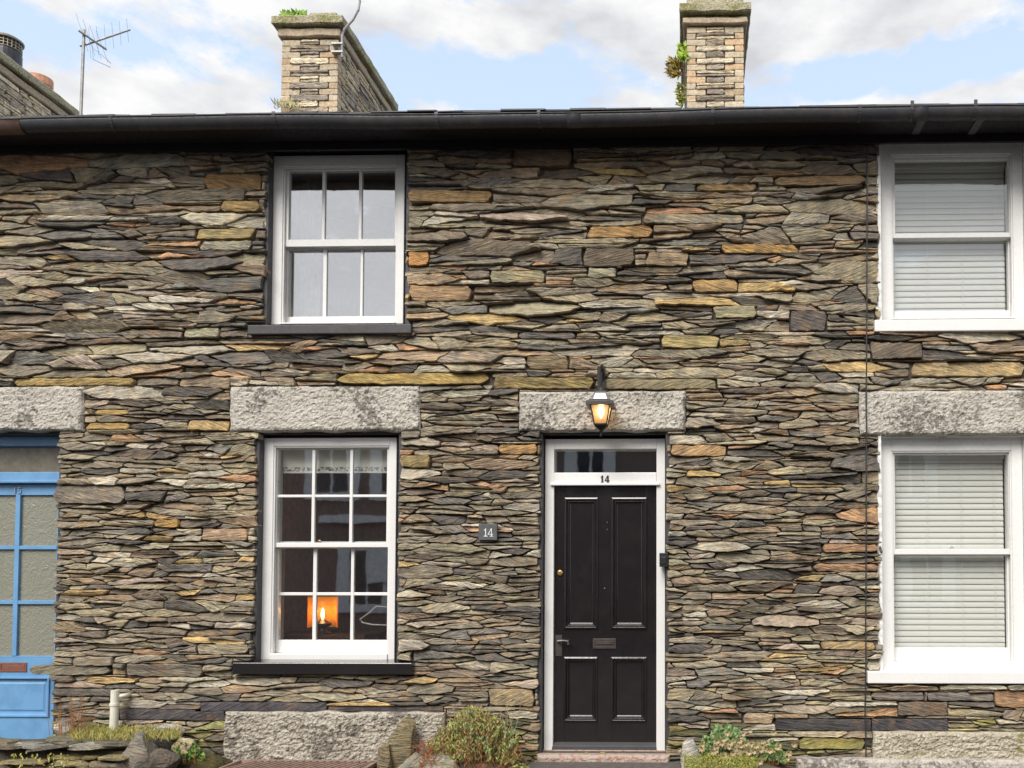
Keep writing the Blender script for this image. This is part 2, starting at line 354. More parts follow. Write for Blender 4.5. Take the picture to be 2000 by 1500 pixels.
# openings and set pieces of the facade, as rectangles on the wall plane (from the photograph)
OPEN = {'up': RC(519, 280, 795, 633), 'low': RC(499, 843, 779, 1292), 'door': RC(1054, 843, 1303, 1472),
        'rup': RC(1717, 262, 2012, 624), 'rlow': RC(1719, 848, 2012, 1312), 'blue': RC(-105, 843, 111, 1452)}
LINT = {'low': RC(452, 755, 822, 843), 'door': RC(1015, 765, 1339, 843), 'right': RC(1678, 764, 2048, 850), 'blue': RC(-135, 757, 167, 843)}
SILL = {'up': RC(484, 632, 803, 652, -.05), 'low': RC(456, 1292, 806, 1317, -.05), 'rup': RC(1708, 622, 2022, 647, -.04), 'rlow': RC(1694, 1310, 2028, 1335, -.04)}
BASE = {'low': RC(445, 1389, 872, 1490), 'right': RC(1703, 1428, 2050, 1489)}
SPECIAL = [  # long or strikingly coloured single stones: photo rectangle, colour seen
    ((28, 738, 266, 755), (196, 166, 92)), ((660, 729, 960, 753), (192, 162, 84)), ((964, 738, 1160, 761), (176, 154, 90)), ((1163, 741, 1400, 762), (150, 138, 104)),
    ((798, 492, 839, 521), (214, 152, 78)), ((396, 1032, 487, 1057), (206, 172, 140)), ((304, 1015, 354, 1031), (206, 160, 78)),
    ((395, 1370, 640, 1389), (84, 80, 84)), ((642, 1378, 868, 1390), (82, 78, 80)), ((1515, 1403, 1700, 1427), (86, 84, 86)), ((1702, 1403, 1850, 1427), (84, 82, 86)),
    ((797, 372, 962, 400), (176, 142, 88)), ((1147, 444, 1276, 467), (206, 160, 92)), ((800, 560, 925, 590), (196, 158, 116)), ((1360, 360, 1480, 376), (190, 158, 108)),
    ((1254, 419, 1455, 441), (170, 160, 138)), ((1408, 480, 1560, 497), (200, 156, 84)), ((958, 529, 1066, 556), (166, 158, 124)), ((1139, 487, 1240, 521), (130, 112, 92)),
    ((1352, 546, 1441, 572), (200, 160, 98)), ((1542, 608, 1614, 648), (98, 90, 94)), ((1262, 494, 1346, 522), (170, 146, 112)), ((404, 342, 512, 372), (186, 144, 86)),
    ((436, 393, 509, 416), (186, 156, 96)), ((384, 446, 500, 470), (176, 156, 102)), ((392, 472, 495, 492), (178, 172, 150)), ((360, 640, 432, 662), (188, 186, 152)),
    ((1012, 644+6, 1126, 664), (108, 102, 106)), ((1290, 655, 1406, 682), (184, 166, 106)), ((1392, 598, 1478, 624), (172, 164, 128)), ((1028, 697, 1112, 722), (172, 150, 116)),
    ((1604, 1062, 1716, 1080), (196, 150, 112)), ((1586, 1101, 1716, 1117), (196, 150, 112)), ((1602, 1252, 1710, 1270), (184, 158, 112)), ((388, 1258, 488, 1278), (196, 184, 156)),
    ((955, 1345, 1045, 1380), (178, 158, 122)), ((1560, 1440, 1690, 1463), (158, 150, 72)), ((246, 1296, 400, 1322), (140, 132, 120)), ((1450, 1392, 1512, 1413), (206, 180, 148)),
    ((1000, 290, 1120, 330), (118, 92, 72)), ((1510, 345, 1690, 366), (170, 138, 100)), ((1148, 521+2, 1205, 545), (176, 172, 148)), ((780, 890, 842, 914), (182, 158, 98)),
    ((1776, 706, 2000, 738), (186, 160, 112)), ((1700, 668, 1800, 704), (120, 106, 92)), ((1940, 1348, 2040, 1382), (180, 138, 100)), ((1752, 1370, 1850, 1398), (120, 104, 94)),
    ((1810, 1352, 1940, 1369), (128, 122, 120)), ((1702, 1350, 1806, 1368), (132, 124, 120)), ((186, 800, 255, 812), (196, 164, 92)), ((370, 820, 450, 842), (200, 168, 110)), ((170, 826, 256, 840), (204, 166, 92)),
    ((60, 1300, 220, 1318), (128, 122, 106)), ((234, 1384, 386, 1406), (88, 84, 86)), ((104, 1344, 226, 1360), (92, 88, 86)), ((374, 1388, 442, 1408), (84, 80, 84)), ((106, 948, 250, 985), (140, 130, 118)), ((975, 868, 1050, 888), (206, 158, 96)), ((1310, 870, 1420, 892), (196, 156, 108))]
SPR = [RC(*r) for r, c in SPECIAL]
WALL_L, WALL_R, WALL_B = -7.0, 4.4, -.14
WALL_T = P(1000, 262, 0).z
XB1, XB2 = P(300, 900).x, P(1695, 900).x         # party lines of the three houses
KX = 5.9
def gen_cells():
    rng = random.Random(5)
    sites = []; cell = .25; grid = {}
    def ok(x, z, r):
        gx, gz = int(x/cell), int(z*KX/cell); k = 3
        for i in range(gx-k, gx+k+1):
            for j_ in range(gz-k, gz+k+1):
                for (a, b, q) in grid.get((i, j_), ()):
                    if (a-x)**2 + ((b-z)*KX)**2 < ((q+r)*.84)**2: return False
        return True
    for scale, tries in ((1.55, 2600), (1.0, 9000), (.68, 9000), (.45, 9000)):
        for _ in range(tries):
            x, z = rng.uniform(WALL_L-.3, WALL_R+.3), rng.uniform(WALL_B-.1, WALL_T+.1)
            if scale > 1.2 and rng.random() > (.9 if z > 3.2 or (x > XB2 and z < 3.2) else .3): continue
            loc = 1.0 + (.22 if z > 2.9 else -.10 if z < 2.6 else 0) + (.22 if x > XB2 else 0)
            r = .188*scale*loc*rng.uniform(.82, 1.25)
            if any(a-.02 < x < c+.02 and b-.01 < z < d+.01 for a, b, c, d in SPR): continue
            if ok(x, z, r):
                sites.append((x, z, r)); grid.setdefault((int(x/cell), int(z*KX/cell)), []).append((x, z, r))
    # power diagram in the stretched plane
    cells = []
    big = {}
    for i, s in enumerate(sites): big.setdefault((int(math.floor(s[0]/.8)), int(math.floor(s[1]*KX/.8))), []).append(i)
    for i, (x, z, r) in enumerate(sites):
        Z = z*KX; poly = [(x-.9, Z-.9), (x+.9, Z-.9), (x+.9, Z+.9), (x-.9, Z+.9)]
        near = []
        gx, gz = int(math.floor(x/.8)), int(math.floor(Z/.8))
        for a in range(gx-2, gx+3):
            for b in range(gz-2, gz+3): near += big.get((a, b), ())
        near = sorted((j_ for j_ in near if j_ != i), key=lambda j_: (sites[j_][0]-x)**2+(sites[j_][1]*KX-Z)**2)[:40]
        for j_ in near:
            x2, z2, q = sites[j_]; Z2 = z2*KX; dx, dz = x2-x, Z2-Z
            d = (x2*x2+Z2*Z2-x*x-Z*Z + (r*r-q*q)*.5)/2
            poly = clip(poly, dx, dz, d)
            if len(poly) < 3: break
        if len(poly) >= 3: cells.append((x, z, [(u, v/KX) for u, v in poly]))
    return cells
OBST = list(OPEN.values()) + list(LINT.values()) + [RC(484, 632, 803, 652), RC(456, 1292, 806, 1317), RC(1708, 622, 2022, 648), RC(1694, 1310, 2028, 1336)] + list(BASE.values()) + SPR
NFIX = len(OBST)-len(SPR)
def carve(poly, rect, rag, flat=False):
    x0, z0, x1, z1 = rect
    us = [p[0] for p in poly]; vs = [p[1] for p in poly]
    if max(us) <= x0 or min(us) >= x1 or max(vs) <= z0 or min(vs) >= z1: return [poly]
    rj = random.uniform(-.014, .014)*rag; x0 += rj; x1 += rj
    if flat:
        mid = clip(clip(poly, 0, 1, z1), 0, -1, -z0)
        c = [clip(poly, 0, 1, z0), clip(poly, 0, -1, -z1)] + ([clip(mid, 1, 0, x0), clip(mid, -1, 0, -x1)] if len(mid) > 2 else [])
        return [q for q in c if len(q) > 2 and area(q) > .0004]
    mid = clip(clip(poly, 1, 0, x1), -1, 0, -x0) if len(poly) > 2 else []
    c = [clip(poly, 1, 0, x0), clip(poly, -1, 0, -x1)] + ([clip(mid, 0, 1, z0), clip(mid, 0, -1, -z1)] if len(mid) > 2 else [])
    return [q for q in c if len(q) > 2 and area(q) > .0004]
WALLS = [MB(), MB(), MB()]
def which(x): return 0 if x < XB1 else 1 if x < XB2 else 2
ncell = 0
for x, z, poly in gen_cells():
    poly = clip(clip(poly, 0, 1, WALL_T), 0, -1, -WALL_B)
    polys = [poly] if len(poly) > 2 else []
    for k, rct in enumerate(OBST): polys = [r_ for q in polys for r_ in carve(q, rct, 1 if k < 6 else .2, k >= NFIX)]
    def split(q):                             # a bed of slate often breaks into thinner leaves, or across at a slant
        us = [p[0] for p in q]; vs = [p[1] for p in q]; w, h = max(us)-min(us), max(vs)-min(vs)
        if h > .058 and random.random() < .34: a = math.pi/2+random.gauss(0, .10)
        elif w > .34 and random.random() < .26: a = random.choice((1, -1))*random.uniform(.3, 1.2)
        else: return [q]
        cx, cz = sum(us)/len(us)+random.gauss(0, .15)*w*.4, sum(vs)/len(vs)+random.gauss(0, .14)*h; nx, nz = math.cos(a), math.sin(a)
        d = nx*cx+nz*cz; return [k for k in (clip(q, nx, nz, d), clip(q, -nx, -nz, -d)) if len(k) > 2]
    pieces = [k for p_ in polys for q in split(p_) for k in split(q)]
    up = z > 2.9; warm = 1.3 if (up and x > -2.6) else .9
    dark = 1.5 if (up and x < -3.2) else 1.1 if z > 3.0 else .75
    for q in pieces:
        q = inset(q, random.uniform(.0012, .0048))
        if len(q) < 3 or area(q) < .0003: continue
        col = pick(warm, dark)
        if z < .25 and random.random() < .4: col = tuple(a*b for a, b in zip(col, (.92, 1.02, .62)))
        stone(WALLS[which(x)], q, random.triangular(-.004, .044, .014), col); ncell += 1
for (r, c), q in zip(SPECIAL, SPR):
    x0, z0, x1, z1 = q; h = z1-z0; t = random.uniform(-.12, .12)*h
    if c[0] < 90 or 'flat' == c: poly = [(x0, z0), (x1, z0), (x1, z1), (x0, z1)]
    else:
        a, b = random.uniform(.01, .07), random.uniform(.01, .07); w = x1-x0
        poly = [(x0, z0+h*random.uniform(.25, .7)), (x0+a*w, z0+h*.05), (x0+w*.5, z0-t*.3), (x1-b*w, z0+abs(t)*.5), (x1, z0+h*random.uniform(.3, .7)), (x1-a*w, z1-abs(t)*.6), (x0+w*.55, z1+t*.2), (x0+b*w, z1)]
        if area(poly) < 0: poly = poly[::-1]
    poly = inset(poly, .003)
    stone(WALLS[which((x0+x1)/2)], poly, random.uniform(.014, .030), tuple(.62*v+.38*w for v, w in zip(alb(c, 1.15), alb((150, 140, 122)))) if c[0] > 90 else alb(c, 1.15), rough=.9 if c[0] > 90 else .4, tilt=.6)
print('stones', ncell)
# the core of the wall behind the stones, with its openings left out
def core(mb, x0, x1, z0, z1, holes, mi, y0=.020, y1=.42):
    xs = sorted({x0, x1, *[min(max(h[k], x0), x1) for h in holes for k in (0, 2)]}); zs = sorted({z0, z1, *[min(max(h[k], z0), z1) for h in holes for k in (1, 3)]})
    for i in range(len(xs)-1):
        run = None
        for j_ in range(len(zs)-1):
            cx, cz = (xs[i]+xs[i+1])/2, (zs[j_]+zs[j_+1])/2
            solid = not any(h[0] < cx < h[2] and h[1] < cz < h[3] for h in holes)
            if solid: run = (run[0] if run else zs[j_], zs[j_+1])
            if (not solid or j_ == len(zs)-2) and run:
                mb.box(xs[i], y0, run[0], xs[i+1], y1, run[1], mi, (.5, .5, .5, .5)); run = None
HOL = list(OPEN.values())
core(WALLS[0], -9.3, XB1, -.3, WALL_T+.1, HOL, 1); core(WALLS[1], XB1, XB2, -.3, WALL_T+.1, HOL, 1); core(WALLS[2], XB2, 5.2, -.3, WALL_T+.1, HOL, 1)
GZ = -.07
H0 = thing('terraced_house', 'slate terraced house at the left edge with the blue glazed door', 'house', (XB1-2, 2, GZ))
H1 = thing('terraced_house', 'slate terraced house in the middle with black front door numbered 14', 'house', ((XB1+XB2)/2, 2, GZ))
H2 = thing('terraced_house', 'slate terraced house at the right edge with white blinds in its windows', 'house', (XB2+2, 2, GZ))
HS = [H0, H1, H2]
for h, w in zip(HS, WALLS): w.build('wall', [SLATE, MORTAR], h)
# ------------------------------------------------------------------ granite lintels and footing stones
def rough_block(name, rect, y0, y1, m, parent, amp=.0075, step=.011, seed=0, wob=.012):
    x0, z0, x1, z1 = rect; nx, nz = max(4, int((x1-x0)/step)), max(3, int((z1-z0)/step)); mb = MB(); V = []; Fs = []
    for j_ in range(nz+1):
        for i in range(nx+1):
            u, v = i/nx, j_/nz; x, z = x0+(x1-x0)*u, z0+(z1-z0)*v
            e = min(min(u, 1-u)*(x1-x0), min(v, 1-v)*(z1-z0)); rd = max(0, 1-e/.022)**2
            y = y0 + rd*.022 + amp*(noise.noise((x*26+seed, z*34, 1)) + .9*noise.noise((x*62, z*70+seed, 5)))*(1-.5*rd)
            V.append((x + noise.noise((z*9+seed, u*3, 2))*wob*(abs(u-.5)*2)**6, y, z + noise.noise((x*6+seed, v*3, 8))*wob*(abs(v-.5)*2)**6))
    W = nx+1
    for j_ in range(nz):
        for i in range(nx): Fs.append((j_*W+i, j_*W+i+1, (j_+1)*W+i+1, (j_+1)*W+i))
    edge = [i for i in range(W)] + [j_*W+nx for j_ in range(1, nz+1)] + [nz*W+i for i in range(nx-1, -1, -1)] + [j_*W for j_ in range(nz-1, 0, -1)]
    o = len(V)
    for e in edge: V.append((V[e][0], y1, V[e][2]))
    for k in range(len(edge)):
        k2 = (k+1) % len(edge); Fs.append((edge[k2], edge[k], o+k, o+k2))
    mb.add(V, Fs); return mb.build(name, m, parent)
rough_block('lintel', LINT['low'], -.035, .09, GRAN, H1, seed=1); rough_block('lintel', LINT['door'], -.035, .09, GRAN, H1, seed=22, amp=.009)
rough_block('lintel', LINT['right'], -.035, .09, GRAN, H2, seed=43); rough_block('lintel', LINT['blue'], -.035, .09, GRAN, H0, seed=64)
rough_block('footing_stone', BASE['low'], -.07, .03, m_granite('weathered_granite', (192, 184, 168), (104, 96, 82)), H1, seed=9, amp=.014, wob=.014); rough_block('footing_stone', BASE['right'], -.06, .03, GRANM, H2, seed=19, amp=.014, wob=.012)
# ------------------------------------------------------------------ windows and doors
def sub(name, parent): 
    o = bpy.data.objects.new(name, None); C.objects.link(o); o.parent = parent; o.matrix_parent_inverse = parent_world(parent).inverted(); return o
def child(mb, name, m, part, house, **k):     # a sub-part: coordinates are world, the part's mesh sits at world origin under its house
    o = mb.build(name, m, None, **k); o.parent = part; return o
def part(mb, name, m, house, **k):            # a part whose mesh has its origin at the world origin offset by the house
    o = mb.build(name, m, None, **k); o.parent = house; o.matrix_parent_inverse = Matrix.Translation(house.location).inverted(); return o
def grid_bars(mb, outer, xs, zs, y0, y1, bar_y=None):
    """stiles, rails and glazing bars round the panes xs x zs (lists of (lo, hi), ascending)"""
    X0, Z0, X1, Z1 = outer; b0, b1 = bar_y or (y0+.006, y1-.006)
    mb.box(X0, y0, Z0, xs[0][0], y1, Z1); mb.box(xs[-1][1], y0, Z0, X1, y1, Z1)
    mb.box(xs[0][0], y0, Z0, xs[-1][1], y1, zs[0][0]); mb.box(xs[0][0], y0, zs[-1][1], xs[-1][1], y1, Z1)
    for a, b in zip(xs, xs[1:]): mb.box(a[1], b0, zs[0][0], b[0], b1, zs[-1][1])
    for a, b in zip(zs, zs[1:]):
        for c in xs: mb.box(c[0], b0+.002, a[1], c[1], b1-.002, b[0])
def px_x(l, y, at): return [(P(a, at, y).x, P(b, at, y).x) for a, b in l]
def px_z(l, y, at): return sorted((P(at, b, y).z, P(at, a, y).z) for a, b in l)
def window(house, fr, ups, los, glass, uy, ly, frame_in, white=True):
    """box sash window: fr = frame in photo pixels, ups/los = pane columns and rows of the two sashes"""
    yF = .085; mF = RC(*fr, yF); cx, cy = (fr[0]+fr[2])/2, (fr[1]+fr[3])/2
    mb = MB(); X0, Z0, X1, Z1 = mF; l, t, r, b = frame_in
    s = (X1-X0)/(fr[2]-fr[0]); ix0, ix1, iz0, iz1 = X0+l*s, X1-r*s, Z0+b*s, Z1-t*s
    mb.box(X0, yF, Z0, ix0, .24, Z1); mb.box(ix1, yF, Z0, X1, .24, Z1); mb.box(ix0, yF, iz1, ix1, .24, Z1); mb.box(ix0, yF-.012, Z0, ix1, .24, iz0)
    # staff bead round the opening
    bd = .012
    for q in ((ix0, iz0, ix0+bd, iz1), (ix1-bd, iz0, ix1, iz1), (ix0+bd, iz1-bd, ix1-bd, iz1)): mb.box(q[0], yF+.008, q[1], q[2], yF+.022, q[3])
    w = part(mb, 'window', WHITE, house, bevel=.004)
    yu = yF+.028; yl = yF+.072
    su = MB(); xs, zs = px_x(ups[0], yu, (uy[0]+uy[1])/2), px_z(ups[1], yu, cx)
    zmid = P(cx, uy[1], yu).z
    grid_bars(su, (ix0+.001, zmid, ix1-.001, iz1-.001), xs, zs, yu, yu+.040); child(su, 'upper_sash', WHITE, w, house, bevel=.003)
    sl = MB(); xl, zl = px_x(los[0], yl, (ly[0]+ly[1])/2), px_z(los[1], yl, cx)
    grid_bars(sl, (ix0+.001, iz0+.001, ix1-.001, P(cx, ly[0], yl).z+.03), xl, zl, yl, yl+.040); child(sl, 'lower_sash', WHITE, w, house, bevel=.003)
    g = MB()
    for c in xs:
        for q in zs: g.box(c[0]-.004, yu+.020, q[0]-.004, c[1]+.004, yu+.023, q[1]+.004)
    for c in xl:
        for q in zl: g.box(c[0]-.004, yl+.020, q[0]-.004, c[1]+.004, yl+.023, q[1]+.004)
    child(g, 'panes', glass, w, house)
    return w, (ix0, iz0, ix1, iz1)
def reveal(house, key, m, y1=.24, rag=False):
    x0, z0, x1, z1 = OPEN[key]; mb = MB(); t = .012
    if not rag:
        mb.box(x0-.03, .012, z0, x0+t, y1, z1); mb.box(x1-t, .012, z0, x1+.03, y1, z1)
    else:
        n_ = 90
        for sx in (-1, 1):
            xe = x0 if sx < 0 else x1; V = []; Fs = []
            for k in range(n_+1):
                z = z0+(z1-z0)*k/n_; o_ = .006+.022*max(0, noise.noise((z*16, sx*3, z0)))+.006*noise.noise((z*50, 1, 2)); f = -.012+.008*noise.noise((z*20, 4, 1))
                V += [(xe-sx*t, f, z), (xe+sx*o_, f, z), (xe+sx*(o_+.012), f+.03, z), (xe-sx*t, y1, z)]
            for k in range(n_):
                for e in range(4): q = (4*k+e, 4*k+(e+1) % 4, 4*k+4+(e+1) % 4, 4*k+4+e); Fs.append(q if sx < 0 else q[::-1])
            Fs += [(0, 1, 2, 3), (4*n_+3, 4*n_+2, 4*n_+1, 4*n_)]
            mb.add(V, Fs)
    mb.box(x0+t, .04, z1-.012, x1-t, y1, z1)
    return part(mb, 'reveal', m, house)
reveal(H1, 'up', BLACKM); reveal(H1, 'low', BLACKM); reveal(H1, 'door', BLACKM); reveal(H2, 'rup', WHITEM, rag=True); reveal(H2, 'rlow', WHITEM, rag=True)
reveal(H0, 'blue', BLACKM)
w_up, q_up = window(H1, (530.5, 303, 789, 633), ([(564, 628), (634, 700), (706, 771)], [(334, 467)]), ([(562, 630), (637, 703), (708, 773)], [(486, 618)]), GLASSU, (325, 481), (477, 632), (21, 22, 14, 3))
w_low, q_low = window(H1, (507.5, 855, 772.5, 1292), ([(541, 608), (614, 682), (688, 755)], [(877, 966), (971, 1060)]), ([(544, 610), (617, 684), (690, 757)], [(1071, 1157), (1163, 1250)]), GLASSL, (870, 1069), (1065, 1277), (24, 16, 13, 15))
w_rup, q_rup = window(H2, (1721, 275, 1999, 624), ([(1748, 1971)], [(312, 455)]), ([(1746, 1970)], [(468, 607)]), m_glass('right_upper_glass', .13, .04), (300, 464), (462, 620), (20, 27, 20, 3))
w_rlow, q_rlow = window(H2, (1722, 853, 1999, 1312), ([(1748, 1970)], [(888, 1072)]), ([(1746, 1968)], [(1086, 1265)]), GLASSN, (878, 1083), (1080, 1291), (21, 28, 21, 20))
for w, (cx, cy, yy) in ((w_low, (622, 1060, .10)), (w_rlow, (1860, 1073, .10)), (w_up, (668, 468, .10))):
    p = P(cx, cy, yy+.045); mb = MB(); mb.box(p.x-.022, p.y, p.z-.004, p.x+.022, p.y+.02, p.z+.006); mb.tube([(p.x-.012, p.y+.01, p.z+.006), (p.x-.006, p.y+.01, p.z+.02), (p.x+.012, p.y+.01, p.z+.016)], .004, 6)
    child(mb, 'sash_fastener', BRASS if w is w_low else STEEL, w, None)
def sill(house, key, m, w, y0):
    x0, z0, x1, z1 = SILL[key]; mb = MB()
    mb.add([(x0, y0, z0), (x1, y0, z0), (x1, .10, z0), (x0, .10, z0), (x0, y0, z1-.008), (x1, y0, z1-.008), (x1, .10, z1+.006), (x0, .10, z1+.006)], [(0,3,2,1),(4,5,6,7),(0,1,5,4),(1,2,6,5),(2,3,7,6),(3,0,4,7)])
    child(mb, 'sill', m, w, house, bevel=.006)
sill(H1, 'up', BLACKM, w_up, -.055); sill(H1, 'low', BLACK, w_low, -.065); sill(H2, 'rup', WHITE, w_rup, -.05); sill(H2, 'rlow', WHITE, w_rlow, -.05)
# rooms behind the openings
def room(house, q, depth=2.2, m=ROOM, spread=.7, fl=None):
    x0, z0, x1, z1 = q; mb = MB(); a, b, c, d = x0-spread, (z0-.5 if fl is None else fl), x1+spread, z1+.3; y0, y1 = .425, .425+depth; t = .04
    mb.box(a-t, y1, b, c+t, y1+t, d); mb.box(a-t, y0, b, a, y1, d); mb.box(c, y0, b, c+t, y1, d); mb.box(a-t, y0, b-t, c+t, y1, b); mb.box(a-t, y0, d, c+t, y1, d+t)
    return part(mb, 'room', m, house)
room(H1, q_up, spread=.4); room(H1, q_low, fl=.1, spread=.45); room(H2, q_rup, m=ROOM, spread=.5); room(H2, q_rlow, fl=.1, spread=.3); room(H1, OPEN['door'], m=ROOMD, spread=.1, fl=-.05); room(H0, OPEN['blue'], m=ROOM, spread=.15, fl=-.05)
# digits built as flat lettering plates
def numeral(mb, ch, x, z, h, st, y, th, serif=True):
    w = h*.62
    def bx(a, b, c, d): mb.box(x+a*w, y, z+b*h, x+c*w, y-th, z+d*h)
    if ch == '1':
        bx(.5-st, .0 if not serif else .1, .5+st, 1); bx(.18, .74, .5-st, .86)
        if serif: bx(.12, 0, .88, .1)
    elif ch == '4':
        bx(.66-st, 0 if not serif else .09, .66+st, 1); bx(-.05, .24, .66-st, .24+st*.75); bx(.66+st, .24, 1.0, .24+st*.75)
        q = [(-.05, .24+st*.75), (.12, .24+st*.75), (.66-st, .86), (.66-st, 1.0)]
        v = [(x+a*w, y-th, z+b*h) for a, b in q] + [(x+a*w, y, z+b*h) for a, b in q]
        mb.add(v, [(0,1,2,3), (4,7,6,5), (0,4,5,1), (1,5,6,2), (2,6,7,3), (3,7,4,0)])
        if serif: bx(.36, 0, .96, .09)
    elif ch == '5':
        bx(.1, .88, .9, 1); bx(.1, .55, .1+st*1.6, .88); bx(.1+st*1.6, .55, .8, .66); bx(.8-st*.6, .1, .95, .6); bx(.1, 0, .8, .11)
# --- black front door
yD = .10
fo = RC(1063.5, 857, 1299, 1470, yD); lf = RC(1083.5, 950, 1281.5, 1452, yD+.04); tg = RC(1082, 877, 1283, 923, yD)
tz0 = P(1180, 948, yD).z
mb = MB()
mb.box(fo[0], yD, fo[1], lf[0]-.004, .24, fo[3]); mb.box(lf[2]+.004, yD, fo[1], fo[2], .24, fo[3])
mb.box(lf[0]-.004, yD, tg[3], lf[2]+.004, .24, fo[3]); mb.box(lf[0]-.004, yD-.004, tz0, lf[2]+.004, .24, tg[1])
mb.box(lf[0]-.03, yD-.022, tz0-.002, lf[2]+.03, yD-.004, tz0+.018)
df = part(mb, 'door_frame', WHITE, H1, bevel=.004)
g = MB(); g.box(tg[0]-.003, yD+.04, tg[1]-.003, tg[2]+.003, yD+.043, tg[3]+.003); child(g, 'fanlight_pane', GLASSL, df, H1)
n = MB(); p = P(1172, 943, yD-.006); hh = .056
numeral(n, '1', p.x, p.z, hh, .17, yD-.003, .006); numeral(n, '4', p.x+.038, p.z, hh, .16, yD-.003, .006); child(n, 'house_number', IRON, df, H1)
x0, z0, x1, z1 = lf; y = yD+.04
pan = [RC(1104, 973, 1167, 1227, y), RC(1196, 973, 1263, 1227, y), RC(1102, 1284, 1166, 1408, y), RC(1194, 1284, 1261, 1408, y)]
mb = MB()
xa, xb = (pan[0][0]+pan[2][0])/2, (pan[0][2]+pan[2][2])/2; xc, xd = (pan[1][0]+pan[3][0])/2, (pan[1][2]+pan[3][2])/2
cols = [(xa, xb), (xc, xd)]; rows = [(pan[2][1], pan[2][3]), (pan[0][1], pan[0][3])]
for a, b in ((x0, xa), (xb, xc), (xd, x1)): mb.box(a, y, z0, b, y+.045, z1)
for a, b in cols:
    for c, d in ((z0, rows[0][0]), (rows[0][1], rows[1][0]), (rows[1][1], z1)): mb.box(a, y, c, b, y+.045, d)
    for c, d in rows:
        mb.rings((a, c, b, d), [(-.006, y-.001), (-.004, y-.012), (.008, y-.016), (.018, y-.004), (.022, y+.004), (.028, y+.003), (.036, y+.020), (.040, y+.022)])
dr = part(mb, 'door', BLACK, H1, bevel=.0015); dr['label'] = 'black four panelled front door'
wb = RC(1078, 1450, 1283, 1467, y-.03); mb = MB()
mb.add([(wb[0], y-.045, wb[1]), (wb[2], y-.045, wb[1]), (wb[2], y, wb[1]), (wb[0], y, wb[1]), (wb[0], y-.04, wb[3]-.025), (wb[2], y-.04, wb[3]-.025), (wb[2], y-.003, wb[3]), (wb[0], y-.003, wb[3])], [(0,3,2,1),(4,5,6,7),(0,1,5,4),(1,2,6,5),(2,3,7,6),(3,0,4,7)])
child(mb, 'weather_bar', BLACKM, dr, H1, bevel=.006)
q = RC(1158, 1247, 1203, 1267, y); mb = MB(); mb.rings(q, [(0, y+.001), (0, y-.006), (.014, y-.007), (.016, y-.003), (.018, y-.003), (.020, y-.006)])
mb.box(q[0]+.03, y-.012, (q[1]+q[3])/2-.004, q[2]-.03, y-.006, (q[1]+q[3])/2+.003); child(mb, 'letter_plate', m_plain('dark_iron_plate', (.075, .062, .058), .45, .5), dr, H1, bevel=.001)
q = RC(1085, 1240, 1098, 1281, y); mb = MB(); mb.box(q[0], y-.008, q[1], q[2], y+.001, q[3]); zc = q[3]-.045
mb.tube([(q[0]+.025, y-.006, zc), (q[0]+.025, y-.045, zc)], .010, 10); mb.tube([(q[0]+.022, y-.045, zc), (q[0]+.07, y-.048, zc+.004), (q[2]+.052, y-.045, zc-.002), (q[2]+.055, y-.045, zc-.024)], [.009, .008, .009, .011], 8)
child(mb, 'handle', m_plain('old_iron', (.10, .085, .08), .4, .5), dr, H1)
p = P(1094, 1119, y); mb = MB(); mb.tube([(p.x, y+.001, p.z), (p.x, y-.012, p.z), (p.x, y-.016, p.z)], [.022, .021, .014], 16); mb.box(p.x-.002, y-.018, p.z-.008, p.x+.002, y-.016, p.z+.006)
child(mb, 'lock', BRASS, dr, H1)
for (a, b) in ((1181, 1149), (1186, 1020), (1186, 1034)):
    p = P(a, b, y); mb = MB(); mb.tube([(p.x, y+.001, p.z), (p.x, y-.004, p.z)], .005 if b > 1100 else .003, 8); child(mb, 'stud', STEEL, dr, H1)
# threshold step, worn red paint along its edges
m, t, pp = mat('worn_red_step'); o = pos(t); a = noi(t, o, 22, 6, .7)
r = ramp(t, a.outputs[0], [(.36, alb((160, 118, 106))), (.46, alb((186, 158, 144))), (.54, alb((190, 174, 160))), (.7, alb((166, 154, 142)))]); t.links.new(r.outputs[0], pp.inputs['Base Color']); pp.inputs['Roughness'].default_value = .85; bump(t, pp, a.outputs[0], .5, .01)
q = RC(1048, 1476, 1308, 1488, -.05); rough_block('threshold', (q[0], -.25, q[2], q[3]+.004), -.06, .24, m, H1, amp=.006, seed=77, wob=.004)
mb = MB(); mb.box(OPEN['door'][0]+.013, .088, q[3]-.02, OPEN['door'][2]-.013, .24, q[3]+.012); part(mb, 'threshold_top', m, H1, bevel=.004)
p = P(1180, 1488, -.062); mb = MB(); mb.box(P(1034, 1490, -.1).x, -.62, -.25, P(1330, 1490, -.1).x, -.064, p.z); o = mb.build('step', m_plain('dark_step_slate', (.10, .09, .08), .9), bevel=.008); tag(o, 'dark mossy slab step below the red edged door threshold', 'step')
# --- blue door
yB = .17
mb = MB(); lx0, lx1 = P(-72, 1200, yB).x, P(136, 1200, yB).x; zT, zB = P(32, 946, yB).z, P(32, 1452, yB).z
gx = [(P(-45, 1100, yB).x, P(28, 1100, yB).x), (P(37, 1100, yB).x, P(110, 1100, yB).x)]; gz = px_z([(967, 1066), (1073, 1173), (1180, 1281)], yB, 40)
X0, X1 = OPEN['blue'][0]+.013, OPEN['blue'][2]+.02
